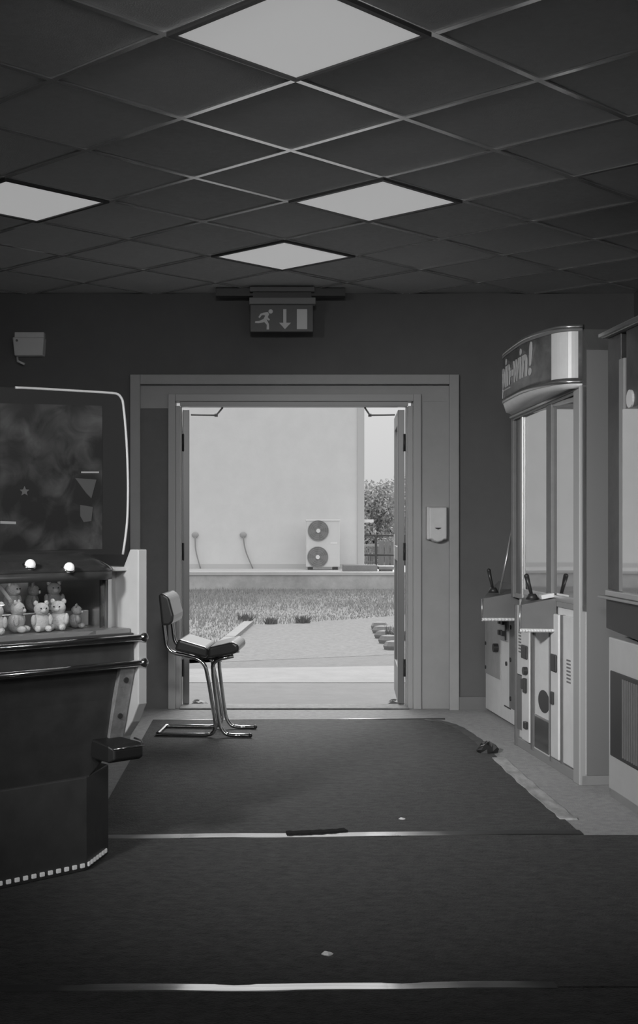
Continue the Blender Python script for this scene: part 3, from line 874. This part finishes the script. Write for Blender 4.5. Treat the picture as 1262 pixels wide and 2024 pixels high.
# column 1: vented plate above, dark plate below
c1 = MB().box(.012, .135, -.004, .012, .41, .80).build('vent_plate', M_offw, m2, bevel=.002)
for i in range(7): MB().box(.045, .095, -.006, -.003, .535 + i*.018, .543 + i*.018).build('vent_slot', M_mid, c1)
MB().box(.012, .135, -.004, .012, .10, .405).build('kick_plate', M_mid, m2, bevel=.002)
# column 2: coin slots
c2 = MB().box(.142, .285, -.016, .012, .06, .80).build('coin_column', M_offw, m2, bevel=.006)
MB().box(.165, .265, -.028, -.016, .515, .590).build('coin_slot', M_dark, c2, bevel=.006)
MB().disc((.245, -.016, .452), (0,-1,0), .022, .022, 14).build('button', M_dark, c2)
MB().box(.165, .215, -.030, -.016, .345, .40).build('reject_cup', M_dark, c2, bevel=.004)
MB().box(.215, .250, -.034, -.016, .330, .41).build('reject_cup', M_dark, c2, bevel=.004)
MB().box(.235, .275, -.036, -.016, .135, .175).build('latch', M_dark, c2, bevel=.004)
MB().box(.292, .335, -.010, .012, .03, .80).build('hinge_post', M_mid, m2, bevel=.002)
# prize door
dr = MB().box(.35, .625, -.006, .012, .045, .80).build('prize_door', M_offw, m2, bevel=.004)
MB().loft([[(.525 + .098*math.cos(a), -.0075, .322 + .060*math.sin(a)) for a in [2*math.pi*k/28 for k in range(28)]],
           [(.525 + .098*math.cos(a), -.0055, .322 + .060*math.sin(a)) for a in [2*math.pi*k/28 for k in range(28)]]]).build('oval_hole', M_dark, dr)
MB().box(.365, .612, -.009, -.005, .055, .225).build('flap', mat('flap_dark', .09, .15), dr, bevel=.002)
MB().box(.365, .612, -.010, -.006, .228, .236).build('flap_trim', M_alu, dr)
for x in (.36, .615): MB().box(x, x + .008, -.0085, -.0055, .06, .72).build('door_groove', M_grey, dr)
MB().box(.635, .665, -.010, .012, .03, .80).build('hinge_post', M_mid, m2, bevel=.002)
c3 = MB().box(.672, .80, -.016, .012, .06, .80).build('coin_column', M_offw, m2, bevel=.006)
MB().box(.70, .785, -.028, -.016, .505, .595).build('coin_slot', M_dark, c3, bevel=.006)
MB().box(.70, .735, -.030, -.016, .335, .40).build('reject_cup', M_dark, c3, bevel=.004)
c4 = MB().box(.84, 1.02, -.004, .012, .06, .80).build('vent_plate', M_offw, m2, bevel=.002)
for i in range(7): MB().box(.90, .96, -.006, -.003, .47 + i*.018, .478 + i*.018).build('vent_slot', M_mid, c4)
MB().box(.806, .836, -.008, .012, .05, .80).build('mesh_strip', M_mid, m2)
# upper case
ZB, ZT = .84, 2.20
MB().box(W2 - .022, W2, .0, DEP, ZB, ZT).build('side_wall', mat('machine_side', .16, .55), m2)
MB().box(W2 - .0, W2 + .004, .02, DEP - .02, .05, 2.1).build('side_skin', mat('machine_side_skin', .20, .6), m2)
MB().box(-.08, -.06, .0, DEP, ZB, ZT).build('side_wall', mat('machine_side', .16, .55), m2)
MB().box(-.06, W2 - .022, DEP - .03, DEP, ZB, ZT).build('case_back', mat('machine_back', .06, .5), m2)
MB().box(-.08, W2, -.0, DEP, ZB - .002, ZB + .025).build('case_floor', M_grey, m2)
MB().box(-.08, W2, .0, DEP, 1.93, ZT).build('case_top', M_grey, m2)
MB().box(-.085, -.045, -.012, .03, ZB, 1.90).build('corner_post', M_mid, m2, bevel=.003)
MB().box(-.045, .09, .006, .03, ZB, 1.90).build('front_stile', mat('stile_grey', .16, .35, metal=.3), m2, bevel=.002)
MB().box(.09, .125, -.006, .03, ZB, 1.885).build('front_stile', M_alu, m2, bevel=.003)
MB().box(.583, .668, -.012, .03, ZB, 1.885).build('middle_stile', M_mid, m2, bevel=.003)
MB().box(1.032, W2, -.016, .03, .0, 1.93).build('near_post', mat('post_pale_grey', .42, .5), m2, bevel=.006)
for z0_, z1_ in ((.865, .895), (1.865, 1.885)):
    MB().box(.125, 1.032, -.004, .02, z0_, z1_).build('window_rail', M_alu, m2, bevel=.002)
for a_, b_ in ((.125, .583), (.668, 1.032)):
    MB().box(a_, b_, .004, .010, .895, 1.865).build('window_pane', M_glass2, m2)
# claw gantry inside
gy = MB().box(.1, 1.0, .33, .36, 1.80, 1.83).build('gantry_rail', M_alu, m2)
MB().box(.46, .58, .28, .41, 1.74, 1.80).build('carriage', M_mid, gy, bevel=.004)
MB().tube([(.52, .345, 1.74), (.52, .345, 1.52)], .004, 6).disc((.52, .345, 1.46), (0,0,1), .035, .06, 14).build('claw_cable', M_chrome, gy, smooth=True)
for kk in range(3):
    a = kk*2*math.pi/3
    dx, dy = math.cos(a), math.sin(a)
    MB().tube(round_path([(.52 + dx*.03, .345 + dy*.03, 1.47), (.52 + dx*.09, .345 + dy*.09, 1.42), (.52 + dx*.05, .345 + dy*.05, 1.35)], .02), .005, 6).build('claw_arm', M_chrome, gy, smooth=True)
# bow front sign
bow = catmull([(-.055, .0, 0), (-.02, -.062, 0), (.06, -.098, 0), (.31, -.128, 0), (.71, -.158, 0), (1.0, -.120, 0), (1.10, -.07, 0), (1.124, .0, 0)], 6)
def bowloft(z0, z1, off0, off1, th=.012):
    mb = MB()
    ins = [Vector((p.x*.99 + .005, p.y + th, 0)) for p in bow]
    def ring(z, off): return [(p.x, p.y - off*(1 if p.y < -.01 else 0), z) for p in bow] + [(p.x, max(p.y, -.2), z) for p in reversed(ins)]
    return mb.loft([ring(z0, off0), ring(z1, off1)])
sgn = bowloft(1.955, 2.205, 0, 0).build('sign_box', mat('sign_print_dark', .16, .25, noise=.35, nscale=7), m2, smooth=True)
bowloft(2.205, 2.222, .006, .004).build('top_lip', M_alu, sgn, smooth=True)
bowloft(2.19, 2.205, .004, .006).build('top_lip', mat('lip_grey', .22, .4), sgn, smooth=True)
bowloft(1.938, 1.957, .004, .005).build('bottom_lip', M_alu, sgn, smooth=True)
cap = MB().loft([[(p.x, p.y, 2.206) for p in bow], [(p.x, p.y, 2.214) for p in bow]]).build('sign_top', M_mid, sgn)
# soffit curving back to the straight bottom edge
n = len(bow); sof = []
for p in bow:
    t = min(1, max(0, (p.x + .055)/1.18))
    q = Vector((-.06 + 1.18*t, -.012, 1.876 + .05*t))
    a = Vector((p.x, p.y, 1.940))
    mid = a*.5 + q*.5 + Vector((0, -.02*min(1, abs(p.y)*12), -.018))
    sof.append((a, mid, q))
rows = [[s[k] for s in sof] for k in range(3)]
dwn = [[p + Vector((0, .006, .008)) for p in r] for r in rows]
MB().loft([rows[0] + dwn[0][::-1], rows[1] + dwn[1][::-1], rows[2] + dwn[2][::-1]]).build('soffit', M_offw, sgn, smooth=True)
MB().tube([(-.07, -.016, 1.872), (1.10, -.016, 1.922)], .011, 8).build('soffit_edge', M_alu, sgn, smooth=True)
MB().obox((.52, .0, 1.885), (.585, 0, .022), (0, .012, 0), (0, 0, .012)).build('soffit_trim', M_mid, sgn)
# light end panel of the sign and its lettering, bent round the bow
def bow_at(s):
    acc = 0
    for i in range(len(bow) - 1):
        d = (bow[i+1] - bow[i]); Ls = d.length
        if acc + Ls >= s or i == len(bow) - 2:
            t = d.normalized()
            return bow[i] + t*(s - acc), Vector((t.y, -t.x, 0))
        acc += Ls
def bend(vs, s0, z0):
    out = []
    for v in vs:
        p, nn = bow_at(max(0, s0 + v[0]))
        out.append((p.x + nn.x*(.003 + v[2]), p.y + nn.y*(.003 + v[2]), z0 + v[1]))
    return out
def panel(s0, s1, z0, z1, name, m, h=.002):
    k = 10; rings = []
    for i in range(k + 1):
        s = s0 + (s1 - s0)*i/k
        p, nn = bow_at(s)
        rings.append([(p.x + nn.x*q, p.y + nn.y*q, z) for q, z in ((.0005, z0), (.0005 + h, z0), (.0005 + h, z1), (.0005, z1))])
    return MB().loft(rings).build(name, m, sgn)
BL = sum((bow[i+1] - bow[i]).length for i in range(len(bow) - 1))
panel(BL - .175, BL - .02, 1.965, 2.19, 'end_panel', M_offw)
def lettering(text, size, s0, z0, m, name, shear=.12, off=.006):
    cu = bpy.data.curves.new(name, 'FONT'); cu.body = text; cu.size = size; cu.extrude = .0015; cu.offset = off; cu.shear = shear; cu.resolution_u = 3
    cu.space_character = 1.05
    to = bpy.data.objects.new(name + '_src', cu); C.objects.link(to)
    dg = bpy.context.evaluated_depsgraph_get(); dg.update()
    me0 = bpy.data.meshes.new_from_object(to.evaluated_get(dg))
    vs = [v.co.copy() for v in me0.vertices]; fs = [tuple(p.vertices) for p in me0.polygons]
    bpy.data.objects.remove(to); bpy.data.curves.remove(cu)
    mb = MB(); mb.v = bend(vs, s0, z0); mb.f = fs
    bpy.data.meshes.remove(me0)
    return mb.build(name, m, sgn)
M_let = mat('letter_white', .62, .4)
lettering('spin-win!', .225, .05, 2.022, M_let, 'lettering')
panel(.10, .42, 2.000, 2.006, 'underline', M_let)
# control shelf of this machine
w2 = wedge(m2, X2I, 6.60, (1.309, 1.50), .710, .845, .035, (1.452, 7.26), M_shelf, 13)
joystick(m2, l2((1.412, 6.78, .873)), l2((1.382, 6.78, .985)), .012)
MB().obox(l2((1.462, 6.66, .888)), R2 @ Vector((.034, 0, .006)), R2 @ Vector((0, .03, 0)), R2 @ Vector((-.002, 0, .011))).build('button_bar', M_white, m2, bevel=.003)

# ---- nearer machine cut by the right edge
far, rz, X3, W3 = frame_of((1.595, 5.96), (1.637, 5.06))
X3I = X3.inverted()
m3 = thing('arcade_cabinet', far, rz, 'arcade cabinet with tall window and dark grille cut by the right edge', 'arcade machine')
MB().box(0, W3, .0, .70, .04, .74).build('lower_cabinet', mat('cabinet_light_grey', .52, .4, noise=.05, nscale=8), m3, bevel=.006)
MB().box(.0, W3, .01, .69, 0, .04).build('plinth', M_grey, m3)
gr = MB().box(.045, .62, -.008, .0, .20, .59).build('grille', M_dark, m3, bevel=.004)
for i in range(12): MB().box(.23 + i*.03, .238 + i*.03, -.014, -.008, .22, .57).build('grille_bar', M_mid, gr)
MB().loft([[(0, -.012, .78), (W3, -.012, .74), (W3, -.012, .92), (0, -.012, .92)], [(0, .70, .78), (W3, .70, .74), (W3, .70, .92), (0, .70, .92)]]).build('control_band', M_dark, m3, bevel=.004)
MB().box(-.01, W3, -.05, .70, .92, .932).build('shelf', M_grey, m3, bevel=.003)
MB().box(.06, W3, -.035, -.0, .934, .96).build('shelf_trim', M_alu, m3, bevel=.003)
MB().box(0, .185, -.004, .68, .96, 2.12).build('side_stile', mat('stile_dark', .05, .4, noise=.3, nscale=12), m3, bevel=.004)
MB().box(.188, .255, -.014, .03, .96, 2.0).build('window_post', M_grey, m3, bevel=.004)
MB().box(.257, W3, -.019, -.013, .96, 1.77).build('window_pane', M_glass2, m3)
MB().box(.26, W3, -.004, .68, 1.77, 2.12).build('header', mat('header_print', .06, .3, noise=.5, nscale=7), m3, bevel=.004)
MB().box(.26, W3, .62, .68, .96, 1.77).build('case_back', mat('machine_back', .06, .5), m3)
MB().box(W3 - .02, W3, .03, .62, .96, 1.77).build('case_side', mat('machine_side', .16, .55), m3)
MB().box(-.01, W3, -.03, .70, 2.12, 2.15).build('top_board', M_grey, m3, bevel=.004)
MB().box(-.01, W3, -.045, -.03, 2.125, 2.14).build('top_trim', M_alu, m3)
MB().disc((.33, -.004, 1.81), (0,-1,0), .04, .01, 16).build('badge', M_offw, m3)

# ------------------------------------------------------------------ outside
GZ = -.10
tag(MB().box(-45, 45, -40, 75, GZ - .3, GZ - .02).build('ground', M_soil), 'bare ground around the building', kind='structure')
def gpt(u, v): q = on_z(u, v, GZ); return (q.x, q.y)
def slab(name, pts, z1, m, lab, cat=None, kind='structure'):
    return tag(MB().prism(pts, GZ - .019, z1).build(name, m), lab, cat, kind=kind)
y1 = gpt(400, 1350)[1]
slab('pavement', [(-9, D + .225), (9, D + .225), (9, y1), (-9, y1)], GZ, M_conc, 'concrete paving just outside the doorway')
la, lb = gpt(430, 1342), gpt(790, 1333)
def ext(a, b, x): return a[1] + (b[1] - a[1])*(x - a[0])/(b[0] - a[0])
slab('kerb_strip', [(-9, y1), (9, y1), (9, ext(la, lb, 9)), (-9, max(y1 + .01, ext(la, lb, -9)))], GZ + .004, M_concl, 'pale strip of concrete along the path')
lc, ld = gpt(450, 1308), gpt(790, 1293)
slab('path', [(-9, max(y1 + .01, ext(la, lb, -9))), (9, ext(la, lb, 9)), (9, ext(lc, ld, 9)), (-9, ext(lc, ld, -9))], GZ + .002, M_asph, 'grey tarmac path across the doorway')
ap = [gpt(440, 1309), gpt(790, 1294), gpt(900, 1290), gpt(900, 1212), gpt(795, 1216), gpt(720, 1223), gpt(640, 1228), gpt(575, 1234), gpt(492, 1235), gpt(455, 1266), gpt(425, 1290)]
slab('gravel_apron', ap, GZ + .004, M_gravel, 'pale gravel patch leading to the grass', None)
ek = MB()
for i, (a, b) in enumerate(((gpt(492, 1235), gpt(455, 1266)), (gpt(455, 1266), gpt(425, 1290)))):
    a = Vector((a[0], a[1], GZ + .02)); b = Vector((b[0], b[1], GZ + .02)); d = (b - a)/2; nn = Vector((-d.y, d.x, 0)).normalized()*.06
    tag(MB().obox((0,0,0), d*.98, nn, (0,0,.03)).build('kerb_stone', M_concl, loc=None), 'pale kerb stone along the left edge of the gravel, %s' % ('farther one' if i == 0 else 'nearer one'), 'kerb stone', 'kerb stones beside the gravel').location = (a + b)/2
# loose edging stones on the right of the gravel
labs = ['farthest', 'second', 'third', 'fourth', 'nearest']
for i, (u, v, r) in enumerate(((750, 1244, .11), (757, 1252, .12), (764, 1262, .12), (770, 1272, .11), (780, 1284, .12))):
    q = gpt(u, v)
    rings = []
    for z, s in ((-.02, .9), (.03, 1.05), (.075, .8), (.085, .35)):
        rings.append([(s*r*(1 + .15*math.sin(3*j + i))*math.cos(j*math.pi/4), s*r*.75*math.sin(j*math.pi/4), z) for j in range(8)])
    o = MB().loft(rings).build('edging_stone', M_concl); o.location = (q[0], q[1], GZ + .012)
    tag(o, '%s pale edging stone on the right side of the gravel' % labs[i], 'stone', 'edging stones right of the gravel')
# grass: tufts of blades
gyf = 26.0
rnd = random.Random(3)
def blades(regions, n, hmin, hmax):
    vs = []; fs = []
    for (x0_, x1_, y0_, y1_, test) in regions:
        for _ in range(n):
            x = rnd.uniform(x0_, x1_); y = rnd.uniform(y0_, y1_)
            if not test(x, y): continue
            h = rnd.uniform(hmin, hmax)*(1 + .6*math.sin(x*1.3 + y*.7)*math.sin(y*.9 - x*.4)); a = rnd.uniform(0, 6.28); w = .009
            lx, ly = rnd.gauss(0, .4)*h, rnd.gauss(0, .4)*h
            o = len(vs)
            vs += [(x - w*math.cos(a), y - w*math.sin(a), GZ - .02), (x + w*math.cos(a), y + w*math.sin(a), GZ - .02), (x + lx, y + ly, GZ + h)]
            fs.append((o, o+1, o+2))
    return vs, fs
def inside(x, y):
    c = False; P = ap
    for i in range(len(P)):
        a, b = P[i], P[i-1]
        if (a[1] > y) != (b[1] > y) and x < (b[0]-a[0])*(y-a[1])/(b[1]-a[1]) + a[0]: c = not c
    return c
slab('turf', [(-14, 12.6), (14, 13.4), (14, 26.0), (-14, 26.0)], GZ - .006, mat('turf_base', .17, .95, noise=.25, nscale=2.5, bump=.5, bscale=12), 'flat turf beneath the grass', None)
corner = [gpt(770, 1236), gpt(1000, 1236), gpt(1000, 1288), gpt(790, 1282)]
vs, fs = blades([(-6, 6, 13.4, 25.8, lambda x, y: not inside(x, y) and y > ext(lc, ld, x) + .1),
                 (1.45, 3.2, 13.9, 17.0, lambda x, y: x > 1.0 + .107*y - .9 and y > 14.1)], 52000, .02, .06)
gm = MB(); gm.v = vs; gm.f = fs
tag(gm.build('grass', M_blade), 'short rough grass between the gravel and the low wall', 'grass', kind='stuff')
for i, (u, v, s, lab) in enumerate(((487, 1228, .11, 'dark weed clump at the left far corner of the gravel'), (535, 1234, .09, 'dark weed clump at the far edge of the gravel, left of the middle one'),
                                    (600, 1232, .10, 'dark weed clump at the middle of the gravel far edge'), (786, 1266, .16, 'dark weed clump right of the edging stones by the door leaf'))):
    q = gpt(u, v); mb = MB()
    for _ in range(60):
        a = rnd.uniform(0, 6.28); r = rnd.uniform(0, s); h = s*rnd.uniform(.5, 1.2)
        x, y = r*math.cos(a), r*.6*math.sin(a); w = .014
        mb.add([(x - w, y, 0), (x + w, y, 0), (x + rnd.gauss(0, .4)*s, y + rnd.gauss(0, .2)*s, h)], [(0,1,2)])
    o = mb.build('weed_clump', mat('weed_leaf', .14, .8)); o.location = (q[0], q[1], GZ)
    tag(o, lab, 'weed', 'weed clumps along the gravel')
# low retaining wall and building
WY = 26.0
wt = CH - (1134 - VY)/F*WY
tag(MB().box(-16, 16, WY, WY + 4.0, GZ - .2, wt - .03).build('low_wall', mat('stained_concrete', .46, .9, noise=.25, nscale=2.2, bump=.3, bscale=20)), 'low stained concrete wall under the white building', 'wall')
tag(MB().box(-16, 16, WY - .02, WY + 4.0, wt - .03, wt + .03).build('coping', mat('coping_concrete', .5, .85, noise=.06, nscale=4)), 'pale concrete coping slab along the top of the low wall', 'coping')
BY = 28.0
bx1 = (720 - UX)/F*BY
bld = thing('building', (0, BY, wt + .03), 0, 'plain white rendered building facing the doorway', 'building')
MB().box(-18, bx1, 0, 1.9, 0, 6.0).build('wall', M_bwall, bld)
MB().box(bx1 - .14, bx1 + .005, -.03, .3, .0, 6.0).build('corner_trim', mat('corner_trim_grey', .50, .8), bld)
MB().box(-18, bx1 - .14, -.02, 0, 0, .10).build('plinth_band', mat('plinth_band_grey', .52, .85), bld)
MB().box(bx1 + .005, bx1 + .22, .10, .16, 1.0, 1.07).build('corner_bracket', M_white, bld)
rl = MB().box(-18.1, bx1 + .1, -.1, 2.0, 6.0, 6.15).build('roof_edge', M_offw, bld)
# wall vents with drain hoses
for i, (u0, u1, lab) in enumerate(((386, 396.5, 'thin dark hose hanging from a wall outlet beside the left door leaf'), (481, 500, 'thin dark hose hanging from a wall outlet left of the air conditioner'))):
    p0 = at(u0, 1060, BY - .05); p1 = at(u1, 1131, BY - .10)
    t = thing('drain_hose', (p1.x, p1.y, wt + .03), 0, lab, 'hose', 'hoses on the white wall')
    MB().tube(catmull([p0 - t.location, (p0*.6 + p1*.4) - t.location + Vector((-.03, 0, 0)), Vector((0, 0, .006))], 6), .016, 6).build('hose', mat('hose_grey', .27, .7), t, smooth=True)
    MB().ball(p0 - t.location + Vector((0, .02, .03)), .075, .026, .065, 10, 6).build('outlet', mat('outlet_grey', .36, .9), t, smooth=True)
# air conditioner
AY = 27.25
ax0, ax1 = at(606, 0, AY).x, at(672, 0, AY).x
az0, az1 = wt + .03, at(0, 1027, AY).z
ac = thing('air_conditioner', ((ax0 + ax1)/2, AY, wt + .03), 0, 'white outdoor air conditioning unit with two stacked fans', 'air conditioner')
w = (ax1 - ax0)/2; hh_ = az1 - az0
MB().box(-w, w, 0, .36, .06, hh_).build('casing', M_bwall, ac, bevel=.01)
MB().box(-w - .012, w + .012, -.012, .37, hh_ - .03, hh_).build('lid', M_white, ac, bevel=.006)
for s in (-1, 1):
    MB().box(s*w*.75 - .05, s*w*.75 + .05, -.03, .40, 0, .06).build('foot', M_dark, ac)
for j, v in enumerate((1049, 1101)):
    c = Vector((at(629.5 - j, 0, AY).x - ac.location.x, -.002, at(0, v, AY).z - az0))
    R_ = .222
    g_ = MB().disc(c, (0,-1,0), R_, .012, 32).build('fan_recess', mat('fan_dark', .24, .7), ac)
    for rr in (.06, .10, .14, .18, .215):
        MB().ring(c + Vector((0, -.018, 0)), (0,-1,0), rr, .004, 28, 4).build('guard_ring', M_grey, g_)
    MB().disc(c + Vector((0, -.014, 0)), (0,-1,0), .045, .012, 16).build('fan_hub', M_white, g_)
    for q in range(5):
        a = q*2*math.pi/5 + j*.4
        d = Vector((math.cos(a), 0, math.sin(a))); e = Vector((-math.sin(a), 0, math.cos(a)))
        MB().add([c + d*.04 + Vector((0,-.013,0)), c + d*.2 + e*-.04 + Vector((0,-.0125,0)), c + d*.2 + e*.07 + Vector((0,-.0165,0)), c + d*.04 + e*.03 + Vector((0,-.0155,0))], [(0,1,2,3)]).build('fan_blade', M_mid, g_)
MB().box(w*.45, w*.85, -.004, .0, hh_*.52, hh_*.55).build('name_plate', M_offw, ac)
# paving slabs on the coping right of the unit
for i, (ua, ub, lab) in enumerate(((678, 745, 'long pale concrete slab on the low wall right of the air conditioner'), (748, 778, 'short pale slab on the low wall by the right door leaf'))):
    xa, xb = at(ua, 0, 26.6).x, at(ub, 0, 26.6).x
    o = tag(MB().box(-(xb-xa)/2, (xb-xa)/2, -.2, .2, .035 if i else 0.0, .13 if i == 0 else .10).box(-(xb-xa)/2 + .03, (xb-xa)/2 - .03, -.17, .17, 0, .04).build('concrete_slab', M_concl, bevel=.01), lab, 'slab')
    o.location = ((xa + xb)/2, 26.6, wt + .03)
# railing beyond the building corner
RY = 30.2
rt = thing('railing', (at(756, 0, RY).x, RY, GZ - .02), 0, 'dark two bar metal railing beyond the corner of the white building', 'railing')
lo = rt.location
for v in (1058.5, 1097):
    z = at(0, v, RY).z - lo.z
    MB().tube([(at(716, 0, RY).x - lo.x, 0, z), (at(860, 0, RY).x - lo.x, 0, z)], .024, 6).build('rail', M_dark, rt, smooth=True)
for u in (718, 743.5, 800, 850):
    MB().box(at(u, 0, RY).x - lo.x - .025, at(u, 0, RY).x - lo.x + .025, -.025, .025, 0, at(0, 1058, RY).z - lo.z).build('post', M_dark, rt)
# board fence further back
FY = 33.0
ft = thing('board_fence', (at(770, 0, FY).x, FY, GZ - .02), 0, 'weathered grey board fence behind the dark railing', 'fence')
lo = ft.location
zt_ = at(0, 1070, FY).z - lo.z
first = None
for i in range(16):
    x = at(749, 0, FY).x - lo.x + i*.15
    h = zt_ + rnd.uniform(-.03, .03)
    MB().box(x, x + .138, rnd.uniform(-.006, .006), .03, 0, h).build('board', M_wood, ft)
for z in (.4, zt_ - .25): MB().box(at(749, 0, FY).x - lo.x, at(749, 0, FY).x - lo.x + 2.4, .03, .07, z, z + .09).build('rail', M_wood, ft)
FY2 = 31.6
df = thing('slatted_gate', (at(733, 0, FY2).x, FY2, GZ - .02), 0, 'dark slatted gate next to the board fence beyond the building corner', 'gate')
lo = df.location
for i in range(10):
    x = at(715, 0, FY2).x - lo.x + i*.045
    MB().box(x, x + .028, 0, .02, .05, at(0, 1081, FY2).z - lo.z).build('slat', M_mid, df)
for v in (1078, 1112): MB().box(at(714, 0, FY2).x - lo.x, at(750, 0, FY2).x - lo.x, .02, .05, at(0, v, FY2).z - lo.z - .03, at(0, v, FY2).z - lo.z + .03).build('gate_rail', M_grey, df)
# trees and hedge behind
def tree(name, x, y, zc, rx, ry, rz_, n, lab, leaf=.16, seed=1):
    r = random.Random(seed)
    t = thing(name, (x, y, GZ - .02), 0, lab, 'bush', 'bushes beyond the fence')
    vs = []; fs = []
    lumps = [(r.uniform(-.6, .6)*rx, r.uniform(-.6, .6)*ry, zc + r.uniform(-.6, .75)*rz_, r.uniform(.35, .6)) for _ in range(16)]
    for i in range(n):
        lx, ly, lz, lr = r.choice(lumps)
        d = Vector((r.gauss(0, 1), r.gauss(0, 1), r.gauss(0, 1))).normalized()*(r.random()**.35)*lr
        p = Vector((lx + d.x*rx, ly + d.y*ry, max(.05, lz + d.z*rz_)))
        a = Vector((r.gauss(0,1), r.gauss(0,1), r.gauss(0,1))).normalized(); b = a.cross(Vector((r.gauss(0,1), r.gauss(0,1), r.gauss(0,1)))).normalized()
        s = leaf*r.uniform(.5, 1.1)
        o = len(vs)
        vs += [p - a*s*.5, p + b*s*.22, p + a*s*.5, p - b*s*.22]; fs.append((o, o+1, o+2, o+3))
    mb = MB(); mb.v = [tuple(v) for v in vs]; mb.f = fs
    mb.build('foliage', M_leafy, t)
    for k_ in range(4):
        a = k_*1.6; MB().tube([(0,0,0), (math.cos(a)*.1*rx, math.sin(a)*.1*ry, zc*.6), (math.cos(a)*.45*rx, math.sin(a)*.4*ry, zc + .4*rz_)], .05, 6, radii=[.07,.05,.02]).build('branch', M_bark, t, smooth=True)
tree('bush', at(733, 0, 37).x, 37, 1.30, 1.0, .8, 1.15, 11000, 'leafy bush with rounded top right beside the building corner', .13, 11)
tree('bush', at(772, 0, 39.5).x, 39.5, 1.25, 1.1, .8, 1.15, 11000, 'leafy bush behind the board fence near the right door leaf', .13, 12)
tree('bush', at(830, 0, 42).x, 42, 1.5, 1.5, .8, 1.30, 7000, 'leafy bush partly hidden behind the right door leaf', .15, 13)
tree('bush', at(752, 0, 45.5).x, 45.5, 1.4, 1.9, .9, 1.45, 12000, 'larger bush seen between the two nearer bushes', .16, 14)
# small litter by the door
for i, (u, v, g, lab) in enumerate(((393, 1394, .2, 'small flat piece of litter outside by the left door leaf'), (783, 1393, .16, 'small dark piece of litter outside by the right door leaf'))):
    q = gpt(u, v)
    scrap('litter', (q[0], q[1], GZ), .06, mat('litter_%d' % i, g, .7), lab, 'litter', .035, 8)
